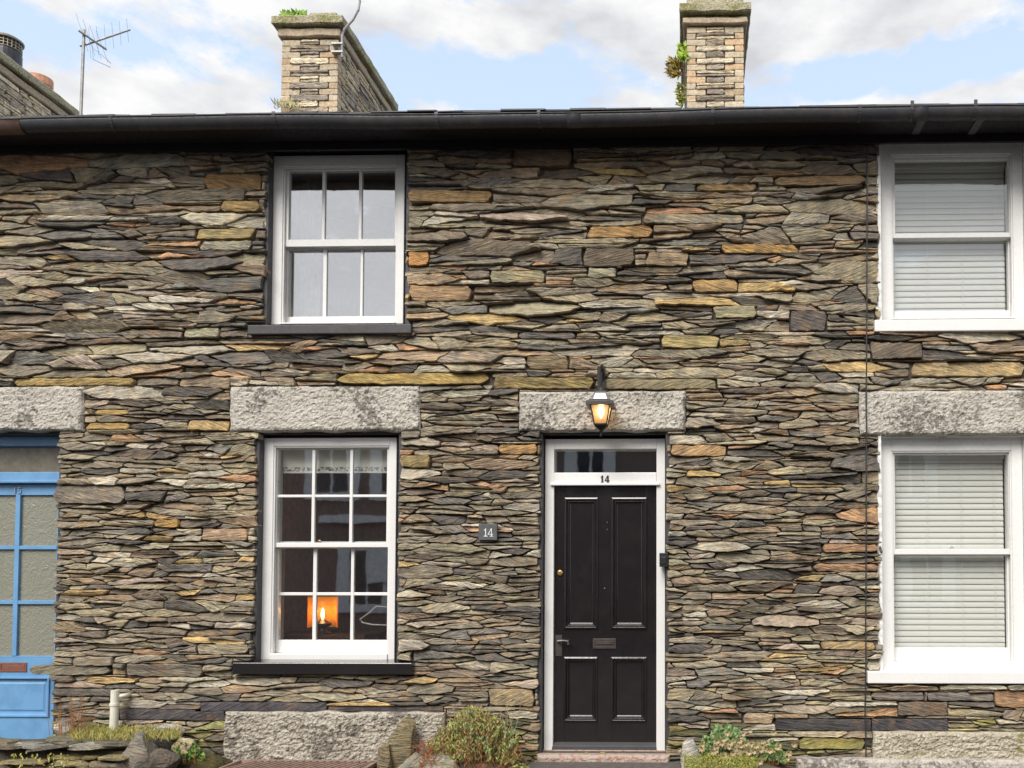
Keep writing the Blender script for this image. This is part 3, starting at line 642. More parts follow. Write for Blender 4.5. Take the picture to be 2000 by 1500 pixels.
# frame with fanlight
tgz = px_z([(871, 922)], yB-.03, 40)[0]; top = OPEN['blue'][3]-.013
mb.box(X0, yB-.03, zB, lx0-.004, .30, top); mb.box(lx1+.004, yB-.03, zB, X1+.06, .30, top); mb.box(lx0-.004, yB-.03, tgz[1], lx1+.004, .30, top); mb.box(lx0-.004, yB-.034, zT+.004, lx1+.004, .30, tgz[0])
mb.box(lx0-.004, yB-.05, zT+.006, lx1+.004, yB-.034, zT+.028)
bf = part(mb, 'door_frame', BLUE, H0, bevel=.004)
g = MB(); g.box(lx0-.006, yB+.02, tgz[0]-.003, lx1+.006, yB+.024, tgz[1]+.003)
FROST, t, pp = mat('obscure_glass'); a = nd(t, 'ShaderNodeTexVoronoi', feature='SMOOTH_F1'); a.inputs['Scale'].default_value = 42; 
nn = noi(t, pos(t), 9, 3); va = nd(t, 'ShaderNodeVectorMath', operation='MULTIPLY_ADD'); t.links.new(nn.outputs['Color'], va.inputs[0]); va.inputs[1].default_value = (.22, .22, .22); t.links.new(pos(t), va.inputs[2]); t.links.new(va.outputs[0], a.inputs['Vector'])
pp.inputs['Base Color'].default_value = (*alb((150, 150, 136)), 1); pp.inputs['Roughness'].default_value = .22; bump(t, pp, a.outputs['Distance'], .6, .008)
child(g, 'fanlight_pane', m_plain('dusty_glass', alb((132, 124, 108)), .25), bf, H0)
mb = MB(); grid_bars(mb, (lx0, P(32, 1285, yB).z, lx1, zT), gx, gz, yB, yB+.045, (yB-.004, yB+.04))
zb1 = P(32, 1285, yB).z; pr = (P(-33, 1360, yB).x, P(32, 1400, yB).z, P(97, 1360, yB).x, P(32, 1322, yB).z)
mb.box(lx0, yB, zB, lx1, yB+.045, pr[1]); mb.box(lx0, yB, pr[3], lx1, yB+.045, zb1); mb.box(lx0, yB, pr[1], pr[0], yB+.045, pr[3]); mb.box(pr[2], yB, pr[1], lx1, yB+.045, pr[3])
mb.rings(pr, [(-.003, yB-.001), (0, yB-.012), (.014, yB-.012), (.020, yB+.010), (.04, yB+.012), (.055, yB+.004)])
bd = part(mb, 'door', BLUE, H0, bevel=.002); bd['label'] = 'blue half glazed front door'
g = MB()
for c in gx:
    for q in gz: g.box(c[0]-.004, yB+.018, q[0]-.004, c[1]+.004, yB+.022, q[1]+.004)
child(g, 'panes', FROST, bd, H0)
q = RC(12, 1294, 53, 1312, yB); q = (q[0]-.05, q[1], q[2], q[3]); mb = MB(); mb.rings(q, [(0, yB+.001), (0, yB-.006), (.012, yB-.007), (.016, yB-.002), (.02, yB-.004)])
child(mb, 'letter_plate', m_plain('copper_plate', (.26, .11, .08), .45, .3), bd, H0)
n = MB(); p = P(27, 964, yB); numeral(n, '1', p.x, p.z, .048, .1, yB-.0045, .004, False); numeral(n, '5', p.x+.034, p.z, .048, .12, yB-.0045, .004); child(n, 'house_number', m_plain('worn_chrome_number', (.34, .45, .55), .4, .3), bd, H0)
# ------------------------------------------------------------------ roof, eaves, gutter
EY = -.37
ze = P(1000, 214, EY).z
PT = math.tan(R(25.5))
def roof_z(y): return ze - .012 + (y-EY)*PT
for h, a, b in ((H0, -9.3, XB1), (H1, XB1, XB2), (H2, XB2, 5.2)):
    mb = MB(); rid = 4.25
    mb.add([(a, EY+.10, roof_z(EY+.10)-.03), (b, EY+.10, roof_z(EY+.10)-.03), (b, rid, roof_z(rid)), (a, rid, roof_z(rid)), (a, 8.7, roof_z(EY)-.03), (b, 8.7, roof_z(EY)-.03)], [(0, 1, 2, 3), (3, 2, 5, 4)])
    for row in range(9):                      # slates; only the lowest courses can be seen from the street
        y0 = EY + row*.16; x = a
        while x < b:
            w = min(random.uniform(.17, .34), b-x+.001); jy = random.uniform(-.02, .02); dz = random.uniform(-.004, .006)
            z0, z1 = roof_z(y0+jy)+.012+dz, roof_z(y0+.30)+.008+dz; th = random.uniform(.008, .014)
            mb.add([(x+.002, y0+jy, z0-th), (x+w-.002, y0+jy, z0-th), (x+w-.002, y0+.30, z1-th), (x+.002, y0+.30, z1-th), (x+.002, y0+jy, z0), (x+w-.002, y0+jy+random.uniform(-.004, .004), z0), (x+w-.002, y0+.30, z1), (x+.002, y0+.30, z1)],
                   [(0,3,2,1),(4,5,6,7),(0,1,5,4),(1,2,6,5),(2,3,7,6),(3,0,4,7)]); x += w
    part(mb, 'roof', ROOFM, h)
    mb = MB(); zf0, zf1 = P(1000, 289, -.05).z, ze-.03
    mb.box(a, -.06, zf0, b, -.035, zf1); mb.box(a, -.31, zf1-.02, b, -.06, zf1-.004); mb.box(a, -.035, WALL_T-.02, b, .03, zf1)
    fa = part(mb, 'fascia', FASCIA, h)
# gutter: a half-round trough the whole length, joined by straps
ga = P(0, 246, -.24); gb = P(2000, 230, -.24); gzc = P(1000, 224, -.37).z; GR = .054; gyc = -.345
gt = thing('gutter', 'black half round gutter running along the whole eaves', 'gutter', ((XB1+XB2)/2, gyc, gzc))
mb = MB(); n = 14; xs = [-9.3 + i*.5 for i in range(30)]; V = []; Fs = []
for x in xs:
    dz = .010*math.sin(x*1.3) + .004*math.sin(x*3.7)
    for rr in (GR, GR-.006):
        for k in range(n+1):
            w = math.pi + math.pi*k/n; V.append((x, gyc+rr*math.cos(w), gzc+dz+rr*1.36*math.sin(w)))
M_ = 2*(n+1)
for i in range(len(xs)-1):
    for k in range(n): Fs.append((i*M_+k, i*M_+k+1, (i+1)*M_+k+1, (i+1)*M_+k)); o = n+1; Fs.append((i*M_+o+k+1, i*M_+o+k, (i+1)*M_+o+k, (i+1)*M_+o+k+1))
    for e in (0, n): Fs.append((i*M_+e, (i+1)*M_+e, (i+1)*M_+n+1+e, i*M_+n+1+e))
mb.add(V, Fs)
mb.tube([(x, gyc-GR, gzc+.010*math.sin(x*1.3)+.004*math.sin(x*3.7)+.002) for x in xs], .006, 6)
part(mb, 'trough', GUTTER, gt, smooth=True)
for px in (215, 534, 852, 1052, 1392, 1680, 1782, 1906, 2050):
    p = P(px, 228, gyc-GR); x = p.x; dz = .010*math.sin(x*1.3)+.004*math.sin(x*3.7); mb = MB(); w = .012
    pts = [(gyc+(GR+.004)*math.cos(math.pi+math.pi*k/10), gzc+dz+(GR+.004)*1.36*math.sin(math.pi+math.pi*k/10)) for k in range(11)]
    up = .04 if px > 1700 else .018
    pts = [(pts[0][0], pts[0][1]+up)] + pts
    for (a, b), (c, d) in zip(pts, pts[1:]):
        l = math.hypot(c-a, d-b); ny, nz = (d-b)/l*.004, -(c-a)/l*.004
        mb.add([(x-w, a, b), (x+w, a, b), (x+w, c, d), (x-w, c, d), (x-w, a-ny, b-nz), (x+w, a-ny, b-nz), (x+w, c-ny, d-nz), (x-w, c-ny, d-nz)], [(0,3,2,1),(4,5,6,7),(0,1,5,4),(1,2,6,5),(2,3,7,6),(3,0,4,7)])
    part(mb, 'strap', STRAP, gt)
for px, ln in ((-30, .26), (1120, .05), (1800, .05)):          # sleeves where two lengths of gutter join; the end one is rusting
    x = P(px, 228, gyc-GR).x; dz = .010*math.sin(x*1.3)+.004*math.sin(x*3.7); mb = MB(); pts = [(gyc+(GR+.003)*math.cos(math.pi+math.pi*k/12), gzc+dz+(GR+.003)*1.36*math.sin(math.pi+math.pi*k/12)) for k in range(13)]; V = []
    for a, b in pts: V += [(x-ln, a, b-.001), (x+ln, a, b-.001), (x-ln, gyc+(a-gyc)*.96, b+.004), (x+ln, gyc+(a-gyc)*.96, b+.004)]
    mb.add(V, [f for k in range(12) for f in ((4*k, 4*k+1, 4*k+5, 4*k+4), (4*k+3, 4*k+2, 4*k+6, 4*k+7), (4*k, 4*k+4, 4*k+6, 4*k+2), (4*k+1, 4*k+3, 4*k+7, 4*k+5))])
    part(mb, 'sleeve', m_plain('rusting_gutter', (.11, .065, .045), .7) if px < 0 else GUTTER, gt, smooth=True)
# projecting slate brackets under the gutter
for k, px in enumerate((320, 640, 960, 1110, 1285, 1378, 1476, 1578, 1680, 1790, 1900)):
    p = P(px, 256, -.10); mb = MB(); mb.box(p.x-.028, -.26, p.z-.006, p.x+.028, -.058, p.z+.008); part(mb, 'bracket', m_plain('bracket_slate', (.10, .095, .10), .6) if k == 0 else bpy.data.materials['bracket_slate'], H1 if XB1 < p.x < XB2 else H0 if p.x < XB1 else H2)
# ------------------------------------------------------------------ chimneys
MOSSC = m_granite('lichened_cap', (176, 166, 128), (92, 88, 56), .42)
def chimney(house, xc, yf, w, d, zt, steps, seed, flags=0):
    """brick-quoined slate stack running back from its front face at yf; zt = underside of the capping courses"""
    rng = random.Random(seed); mb = MB(); z0 = roof_z(yf)-.1; ch = .0765
    x0, x1 = xc-w/2, xc+w/2
    mb.box(x0+.03, yf+.03, z0-.4, x1-.03, yf+d-.03, zt, 1, (.5, .5, .5, .5))
    def brick(): 
        c = rng.choice([(214, 194, 164), (206, 190, 162), (218, 194, 158), (204, 190, 164), (222, 206, 178), (212, 182, 146)]); k = rng.uniform(.78, 1.1); return tuple(v*k for v in alb(c))
    def sl(): 
        c = rng.choice([(160, 150, 132), (150, 140, 126), (182, 170, 146), (134, 126, 116), (190, 180, 158)]); return alb(c, 1.85)
    faces = [(lambda u, y, v: (x0+u, yf+y, v), w, True), (lambda u, y, v: (x1-y, yf+u, v), d, False), (lambda u, y, v: (x0+y, yf+d-u, v), d, False)]
    for pl, W, front in faces:
        i = 0; z = zt-.004
        while z > z0-.2:
            lng = i % 2 == (0 if front else 1); a = .225 if lng else .105
            for (u0, u1) in ((0.002, a), (W-a, W-.002)):
                stone(mb, [(u0, z-ch+.006), (u1, z-ch+.006), (u1, z), (u0, z)], .0, brick(), back=.03, rough=.28, place=pl, tilt=.1, mi=2)
            u = a+.005; n_ = 1 if front else 99
            while u < W-a-.03:
                l = (W-2*a-.01) if front else rng.uniform(.14, .42); e = min(u+l, W-a-.005); hh = [ch] if rng.random() < .55 else [ch*.5, ch*.5]; zz = z
                for q in hh:
                    b = rng.uniform(0, .3)*q
                    stone(mb, [(u, zz-q*.6), (u+.014, zz-q+.004), (e-.014, zz-q+.005+b*.2), (e, zz-q*.5), (e-.014, zz-.001), (u+.014, zz-.002-b*.25)], rng.uniform(.004, .018), sl(), back=.04, rough=.8, place=pl, tilt=.5); zz -= q
                u = e+.004
            z -= ch; i += 1
    st = part(mb, 'chimney', [SLATE, MORTAR, BRICK], house)
    for k, (ov, za, zb_, inset_) in enumerate(steps):
        c = MB(); y0, y1 = yf-ov, yf+d+ov; nx = 14; ny = 30
        V = []; Fs = []
        per = [(x0-ov+(w+2*ov)*i/nx, y0) for i in range(nx)] + [(x1+ov, y0+(y1-y0)*i/ny) for i in range(ny)] + [(x1+ov-(w+2*ov)*i/nx, y1) for i in range(nx)] + [(x0-ov, y1-(y1-y0)*i/ny) for i in range(ny)]
        for lv, zz in enumerate((za, za+.01, zb_-.015, zb_)):
            for (px, py) in per:
                sh = .012 if lv in (0, 3) else 0
                V.append((px-(sh if px > xc else -sh)+noise.noise((px*7, py*7, zz*9+seed))*.012, py-(sh if py > yf+d/2 else -sh)+noise.noise((px*7+5, py*7, zz*9))*.010, zz+noise.noise((px*5, py*5, seed+lv*.1))*.012))
        m_ = len(per)
        for lv in range(3):
            for q in range(m_): Fs.append((lv*m_+q, lv*m_+(q+1) % m_, (lv+1)*m_+(q+1) % m_, (lv+1)*m_+q))
        Fs += [tuple(range(m_))[::-1], tuple(3*m_+q for q in range(m_))]
        c.add(V, Fs, 0, (*alb((186, 168, 142), .85), .3) if inset_ else None); child(c, 'cap_course', BRICK if inset_ else MOSSC, st, house)
    return st
YC = 3.47
def CX(px, y=YC): return P(px, 120, y).x
def CZ(py, px=1390, y=YC): return P(px, py, y).z
rz = lambda py: CZ(py, 1397)
lz = lambda py: CZ(py, 605)
ch_r = chimney(H1, CX(1397), YC, CX(1452)-CX(1341), 1.7, rz(52), [(.045, rz(50), rz(38), True), (.02, rz(38)+.001, rz(33), False), (.088, rz(31), rz(14), False), (.0, rz(14)+.002, rz(-3), False), (-.03, rz(-3)+.002, rz(-12), False)], 3)
ch_l = chimney(H0, CX(605), YC, CX(660)-CX(550), 1.7, lz(77), [(.035, lz(74), lz(58), True), (.09, lz(55), lz(38), False), (.0, lz(38)+.002, lz(27), False)], 8)
b = MB(); b.box(CX(597), YC+.06, lz(27), CX(652), YC+.5, lz(17)); child(b, 'flue_cap', MOSSC, ch_l, H0, bevel=.02)
for k in range(3):
    b = MB(); yy = YC+.62+k*.36; b.lathe((CX(628), yy, lz(30)), [(.15, 0), (.15, .10), (.12, .13)], 14); child(b, 'flue_cap', MOSSC, ch_l, H0)
xl3 = P(0, 115, 3.9).x-.09-.33
ch_3 = chimney(H0, xl3, YC, .66, 1.9, lz(77)-.03, [(.035, lz(74)-.03, lz(58)-.03, True), (.09, lz(55)-.03, lz(38)-.03, False), (.0, lz(38)-.028, lz(27)-.03, False)], 11)
# cowled flue and a terracotta pot on the left-hand stack
p = P(14, 122, YC+.75); mb = MB(); pr = 17/1600*(YC+.75+6.2)*1.45
mb.lathe((p.x, YC+.75, p.z-.15), [(pr, 0), (pr, .26), (pr*.92, .29), (pr*.92, .30)], 22)
cw = child(mb, 'flue_cowl', m_plain('dark_flue_metal', (.05, .05, .058), .4, .5), ch_3, H0)
mb = MB(); zc = p.z+.15
for k in range(22):
    w = 2*math.pi*k/22; x, y = p.x+pr*.95*math.cos(w), YC+.75+pr*.95*math.sin(w); mb.box(x-.004, y-.004, zc, x+.004, y+.004, zc+.12)
for q in (.0, .04, .08): mb.lathe((p.x, YC+.75, zc+q), [(pr*.93, 0), (pr*.97, .003), (pr*.97, .010), (pr*.93, .012)], 22)
mb.lathe((p.x, YC+.75, zc+.12), [(pr*1.1, 0), (pr*1.12, .02), (pr*.8, .055), (.01, .07)], 22); child(mb, 'flue_cage', m_plain('cage_metal', (.30, .27, .22), .5, .5), ch_3, H0)
p = P(78, 165, YC+2.6); mb = MB(); mb.lathe((p.x, YC+2.6, p.z-.35), [(.16, 0), (.15, .30), (.17, .32), (.17, .44), (.13, .45)], 20); child(mb, 'chimney_pot', m_plain('terracotta', alb((222, 160, 128)), .8), ch_3, H0)
# ------------------------------------------------------------------ things on the roofs
def antenna(x, y, z, top, name_label, flip=1):
    a = thing('tv_aerial', name_label, 'aerial', (x, y, z))
    mb = MB(); mb.tube([(x, y, z), (x+.02, y, top)], .016, 8); part(mb, 'mast', STEEL, a)
    s = (y+6.2)/1600
    mb = MB(); c = Vector((x+.02, y, top-26*s))
    A, B = P(154, 60, y-.05), P(208, 97, y+.1); mb.tube([A, B], .012, 6)
    for k in range(4):
        q = A.lerp(B, .12+k*.24); mb.tube([q+Vector((0, -.10, .16-.012*k)), q+Vector((0, .10, -.16+.012*k))], .0017, 4)
    part(mb, 'boom', STEEL, a)
    mb = MB(); A, B = P(172, 86, y+.02), P(254, 58, y+.3); mb.tube([P(156, 90, y), A, B], .011, 6)
    for k in range(6):
        q = A.lerp(B, .04+k*.18); mb.tube([q+Vector((.02, -.05, .15-.008*k)), q+Vector((-.02, .05, -.15+.008*k))], .0017, 4)
    for k in range(2):
        o = k*.16; mb.tube([c+Vector((18*s*flip, 0, -6*s-o*.2)), c+Vector((20*s*flip+o, 0, -36*s)), c+Vector((44*s*flip, .1, -42*s+o*.3))], .003, 5)
    part(mb, 'director_array', STEEL, a); return a
p = P(157, 224, 3.0); t_ = P(160, 58, 3.0)
antenna(p.x, 3.0, roof_z(3.0)-.02, t_.z, 'spindly grey television aerial on a mast above the left roof')
mb = MB(); y = YC-.05; pts = [P(*q, y) for q in ((668, 112), (668, 70), (672, 58), (690, 38), (700, 20), (703, 2), (698, -12))]
mb.tube(pts, .014, 8)
ms = mb.build('mast_pole', STEEL); tag(ms, 'bent grey metal pole strapped to the left chimney corner', 'pole')
for q in ((656, 86), (656, 102)):
    a = P(*q, y); mb = MB(); mb.box(a.x-.05, y-.02, a.z-.008, a.x+.09, y+.04, a.z+.008); o = mb.build('pole_clamp', STEEL); o.parent = ms
# ------------------------------------------------------------------ lantern, plaque, bell, cable
yl = -.17; lc = P(1174, 790, yl); s = (yl+6.2)/1600
def lz_(py): return P(1174, py, yl).z
LN = thing('wall_lantern', 'lit black coach lantern hanging on its arm over the black door', 'lantern', (lc.x, yl, lz_(790)))
mb = MB(); b0 = P(1175, 722, -.02)
mb.box(b0.x-.03, -.045, b0.z-.16, b0.x+.03, -.02, b0.z+.02)
zt_ = lz_(767)
mb.tube([(lc.x, -.03, b0.z-.10), (lc.x, -.07, b0.z-.02), (lc.x, -.115, b0.z+.005), (lc.x, -.155, b0.z-.02), (lc.x, yl, b0.z-.06), (lc.x, yl, zt_-.002)], [.012, .013, .013, .013, .012, .010], 8); part(mb, 'arm', IRON, LN)
mb = MB(); h = 12*s
def sq(r): return (lc.x-r, lc.x+r, yl-r, yl+r)
mb.frust(*sq(12*s), lz_(768), *sq(10*s), lz_(765))
mb.frust(*sq(27*s), lz_(795), *sq(27*s), lz_(788)); mb.frust(*sq(27*s), lz_(788), *sq(20*s), lz_(784)); mb.frust(*sq(19.5*s), lz_(784)-.0005, *sq(12*s), lz_(768)); mb.tube([(lc.x, yl, lz_(766)), (lc.x, yl, lz_(758))], .02, 10)
part(mb, 'lantern_roof', m_paint('lantern_black', (.05, .045, .045), .35, .3, .2, (.12, .11, .1)), LN, bevel=.002)
mb = MB(); q = (10.5*s)
mb.frust(lc.x-13.5*s, lc.x+13.5*s, yl-19.8*s, yl-15*s, lz_(783)+.0, lc.x-9.5*s, lc.x+9.5*s, yl-14.3*s, yl-12*s, lz_(771)); part(mb, 'roof_pane', m_plain('pale_roof_pane', (.62, .64, .68), .25), LN)
mb = MB(); zt1, zb1 = lz_(795), lz_(829); rt, rb = 18.5*s, 12*s
for sx in (-1, 1):
    for sy in (-1, 1): mb.tube([(lc.x+sx*rt, yl+sy*rt, zt1), (lc.x+sx*rb, yl+sy*rb, zb1)], .005, 6)
mb.frust(*sq(rb*1.05), zb1-.012, *sq(rb*1.1), zb1); mb.frust(*sq(rb*.3), lz_(840), *sq(rb*.95), zb1-.012)
mb.lathe((lc.x, yl, lz_(854)), [(.003, 0), (.010, .006), (.012, .016), (.006, .024), (.006, .034), (.014, .044), (.006, .056)], 10); part(mb, 'cage', IRON, LN)
AMB = bpy.data.materials.new('amber_lantern_glass'); AMB.use_nodes = True; t = AMB.node_tree
for n in list(t.nodes): t.nodes.remove(n)
o = nd(t, 'ShaderNodeOutputMaterial'); mx = nd(t, 'ShaderNodeMixShader'); tr = nd(t, 'ShaderNodeBsdfTransparent'); tl = nd(t, 'ShaderNodeBsdfTranslucent'); tl.inputs[0].default_value = (1, .72, .44, 1); tr.inputs[0].default_value = (1, .8, .55, 1); mx.inputs[0].default_value = .55
t.links.new(tr.outputs[0], mx.inputs[1]); t.links.new(tl.outputs[0], mx.inputs[2]); t.links.new(mx.outputs[0], o.inputs[0])
mb = MB(); e = .004
mb.add([(lc.x+a*(rt-e), yl+b*(rt-e), zt1) for a, b in ((-1,-1),(1,-1),(1,1),(-1,1))] + [(lc.x+a*(rb-e), yl+b*(rb-e), zb1) for a, b in ((-1,-1),(1,-1),(1,1),(-1,1))], [(0,1,5,4),(1,2,6,5),(2,3,7,6),(3,0,4,7)]); part(mb, 'lantern_glass', AMB, LN)
mb = MB(); mb.lathe((lc.x, yl, lz_(816)), [(.008, 0), (.012, .02), (.020, .04), (.024, .058), (.016, .078), (.004, .086)], 12); part(mb, 'bulb', m_emit('lantern_bulb', (1, .80, .52), 6), LN, smooth=True)
def lamp_light(x, y, z, e, col, r):
    l = bpy.data.lights.new('lamp_light', 'POINT'); l.energy = e; l.color = col; l.shadow_soft_size = r; o = bpy.data.objects.new('lamp_light', l); C.objects.link(o); o.location = (x, y, z)
lamp_light(lc.x, yl-.005, lz_(802), .6, (1, .70, .42), .015)
q = RC(935, 1023, 971, 1055, -.05); mb = MB(); mb.box(q[0], -.056, q[1], q[2], -.02, q[3])
pq = mb.build('house_number_plaque', m_plain('slate_plaque', (.085, .088, .095), .5), bevel=.003); tag(pq, 'square grey slate plaque with white 14 fixed left of the door', 'house sign')
p = P(943, 1048, -.056)
for ch_, dx_, st__ in (('1', .002, .085), ('4', .040, .075)):
    n = MB(); numeral(n, ch_, p.x+dx_, p.z, .062, st__, -.0565, .002); o = n.build('numeral', WHITE); o.parent = pq
for sx in (937.5, 968.5):
    a = P(sx, 1039, -.057); n = MB(); n.tube([(a.x, -.0565, a.z), (a.x, -.060, a.z)], .003, 8); o = n.build('screw', STEEL); o.parent = pq
q = RC(1288, 1080, 1307, 1107, .0); mb = MB(); mb.box(q[0], -.02, q[1], q[2]-.008, .07, q[3]); mb.box(q[0]+.012, -.026, q[1]+.02, q[2]-.02, -.02, q[3]-.03)
o = mb.build('key_box', IRON, bevel=.006); tag(o, 'small black box fixed beside the white door frame', 'key safe')
mb = MB(); pts = []
for k in range(40):
    yy = 288 + (1478-288)*k/39; p = P(1694 - 3.5*(k/39), yy, -.055); pts.append((p.x+noise.noise((k*.35, 2, 1))*.006, -.052+noise.noise((k*.5, 7, 1))*.006, p.z))
mb.tube(pts, .0055, 6); o = mb.build('wall_cable', m_plain('black_cable', (.035, .033, .033), .5)); tag(o, 'thin black cable running down the stonework beside the white framed windows', 'cable')
# ------------------------------------------------------------------ inside the windows
def blind(q, y, pitch, label, lift=0):
    x0, z0, x1, z1 = q; c = thing('venetian_blind', label, 'blind', ((x0+x1)/2, y, z1), 'white venetian blinds in the right house')
    mb = MB(); z = z1-.05
    while z > z0+.03:
        t = R(77+random.uniform(-.8, .8)); w = pitch*.54; dy, dz = math.cos(t)*w, math.sin(t)*w
        V = []
        for k in range(5):
            f = k/4*2-1; bow = (1-f*f)*.004; V += [(x0+.012, y+dy*f-bow, z-dz*f*-1+0), (x1-.012, y+dy*f-bow, z+dz*f)]
        V += [(a, b+.0022, c_) for a, b, c_ in V]; Fs = []
        for k in range(4): Fs += [(2*k, 2*k+1, 2*k+3, 2*k+2), (10+2*k+2, 10+2*k+3, 10+2*k+1, 10+2*k)]
        Fs += [(0, 10, 11, 1), (8, 9, 19, 18)] + [(2*k+e, 2*k+2+e, 12+2*k+e, 10+2*k+e) for k in range(4) for e in (0, 1)]
        mb.add(V, Fs); z -= pitch
    part(mb, 'slats', BLIND, c)
    mb = MB(); mb.box(x0+.008, y-.03, z1-.045, x1-.008, y+.03, z1-.002); part(mb, 'head_rail', BLIND, c)
    mb = MB()
    for f in (.06, .33, .62, .9): x = x0+(x1-x0)*f; mb.tube([(x, y-.032, z1-.04), (x+.002, y-.033, z0+.03)], .0017, 4)
    part(mb, 'cords', WHITE, c); return c
blind(q_rup, .235, .047, 'white venetian blind in the upper window of the right house'); blind(q_rlow, .235, .045, 'white venetian blind in the ground floor window of the right house')
def drape(name, x0, x1, z0, z1, y, m, label, amp=.018, fr=38, cat='curtain'):
    mb = MB(); nx, nz = 40, 10; V = []; Fs = []
    for j_ in range(nz+1):
        for i in range(nx+1):
            u, v = i/nx, j_/nz; x = x0+(x1-x0)*u; V.append((x, y+amp*math.sin(x*fr+v*.6)+.006*noise.noise((x*8, v*2, 3)), z0+(z1-z0)*v))
    W = nx+1; n_ = len(V); V += [(a, b+.003, c) for a, b, c in V]
    for j_ in range(nz):
        for i in range(nx): f = (j_*W+i, j_*W+i+1, (j_+1)*W+i+1, (j_+1)*W+i); Fs += [f, tuple(n_+k for k in f[::-1])]
    mb.add(V, Fs); o = mb.build(name, m, smooth=True); tag(o, label, cat); return o
drape('curtain', q_up[0]+.01, q_up[0]+.18, q_up[1]-.1, q_up[3]+.1, .36, CLOTH, 'pale curtain drawn back at the left of the upper sash window', .014, 110)
BL2, t, pp = mat('patterned_blind_cloth'); o = pos(t); sp = nd(t, 'ShaderNodeSeparateXYZ'); t.links.new(o, sp.inputs[0])
zb_ = P(640, 924, .215).z
mr = nd(t, 'ShaderNodeMapRange'); mr.inputs[1].default_value = zb_; mr.inputs[2].default_value = zb_+.10; t.links.new(sp.outputs[2], mr.inputs[0])
bnd = ramp(t, mr.outputs[0], [(.0, 0.0), (.12, 0.0), (.16, 1.0), (.46, 1.0), (.5, 0.0)])
nz_ = ramp(t, noi(t, o, 34, 3, .6, 1.2).outputs[0], [(.48, 0.0), (.53, 1.0)])
mm = nd(t, 'ShaderNodeMath', operation='MULTIPLY'); t.links.new(bnd.outputs[0], mm.inputs[0]); t.links.new(nz_.outputs[0], mm.inputs[1])
t.links.new(mixc(t, mm.outputs[0], (.88, .85, .76), alb((120, 124, 132))), pp.inputs['Base Color']); pp.inputs['Roughness'].default_value = .9
drape('roman_blind', q_low[0]+.01, q_low[2]-.01, zb_, q_low[3]+.06, .215, BL2, 'cream roman blind with a patterned hem at the top of the lower sash window', .004, 20, 'blind')
# table lamp on the inner sill
yt = .62; pb = P(632, 1238, yt); pt_ = P(632, 1166, yt); sx = (yt+6.2)/1600
tb = thing('side_table', 'dark little table behind the lower sash window carrying the lit lamp', 'table', (pb.x, yt+.1, .1))
mb = MB(); mb.box(pb.x-.42, yt-.14, pb.z-.03, pb.x+.40, yt+.36, pb.z); part(mb, 'tabletop', m_plain('dark_wood', (.06, .03, .02), .4), tb)
for a in (-.38, .36):
    for b in (-.10, .32): mb = MB(); mb.box(pb.x+a-.02, yt+b-.02, .06, pb.x+a+.02, yt+b+.02, pb.z-.03); part(mb, 'leg', bpy.data.materials['dark_wood'], tb)
LT = thing('table_lamp', 'glowing table lamp with orange shade seen through the lower sash window', 'lamp', (pb.x, yt, pb.z))
mb = MB(); mb.lathe((pb.x, yt-.02, pb.z), [(.075, 0), (.075, .012), (.035, .03), (.028, .05), (.07, .075), (.072, .09), (.03, .115), (.02, .125)], 16); part(mb, 'base', m_plain('lamp_base', (.04, .02, .015), .4), LT)
mb = MB(); mb.lathe((pb.x, yt-.02, pb.z+.125), [(.006, 0), (.012, .02), (.014, .04), (.008, .065), (.002, .09)], 10); part(mb, 'flame_bulb', m_emit('flame_bulb', (1, .62, .22), 14), LT, smooth=True)
SH = bpy.data.materials.new('orange_shade'); SH.use_nodes = True; t = SH.node_tree; pp = t.nodes['Principled BSDF']
gq = nd(t, 'ShaderNodeTexNoise'); gq.inputs['Scale'].default_value = 6; rr = ramp(t, gq.outputs[0], [(.3, (.95, .27, .018)), (.7, (1, .44, .05))]); t.links.new(rr.outputs[0], pp.inputs['Base Color']); t.links.new(rr.outputs[0], pp.inputs['Emission Color']); pp.inputs['Emission Strength'].default_value = .09
mb = MB(); w_ = 30*sx; c0 = pb.x-.030; V = []; Fs = []; n_ = 16
for k in range(n_+1):
    w = math.pi*k/n_; 
    for zz in (pb.z+.05, pt_.z): V += [(c0+w_*math.cos(w), yt+.04+w_*.75*math.sin(w), zz), (c0+(w_-.006)*math.cos(w), yt+.04+(w_-.006)*.75*math.sin(w), zz)]
for k in range(n_): a = 4*k; Fs += [(a, a+4, a+6, a+2), (a+1, a+3, a+7, a+5), (a, a+1, a+5, a+4), (a+2, a+6, a+7, a+3)]
mb.add(V, Fs); part(mb, 'shade', SH, LT, smooth=True)
lamp_light(pb.x, yt-.03, pb.z+.20, .55, (1, .50, .18), .03)
mb = MB(); y = .33; pts = [P(*q, y) for q in ((757, 1186), (735, 1184), (722, 1196), (703, 1210), (708, 1216), (728, 1220), (757, 1221))]
mb.tube(pts, [.004, .006, .007, .005, .006, .006, .004], 6); o = mb.build('twig_ornament', m_plain('bleached_wood', (.7, .66, .62), .8)); tag(o, 'bleached bent twig ornament behind the bottom right pane of the lower sash window', 'ornament')
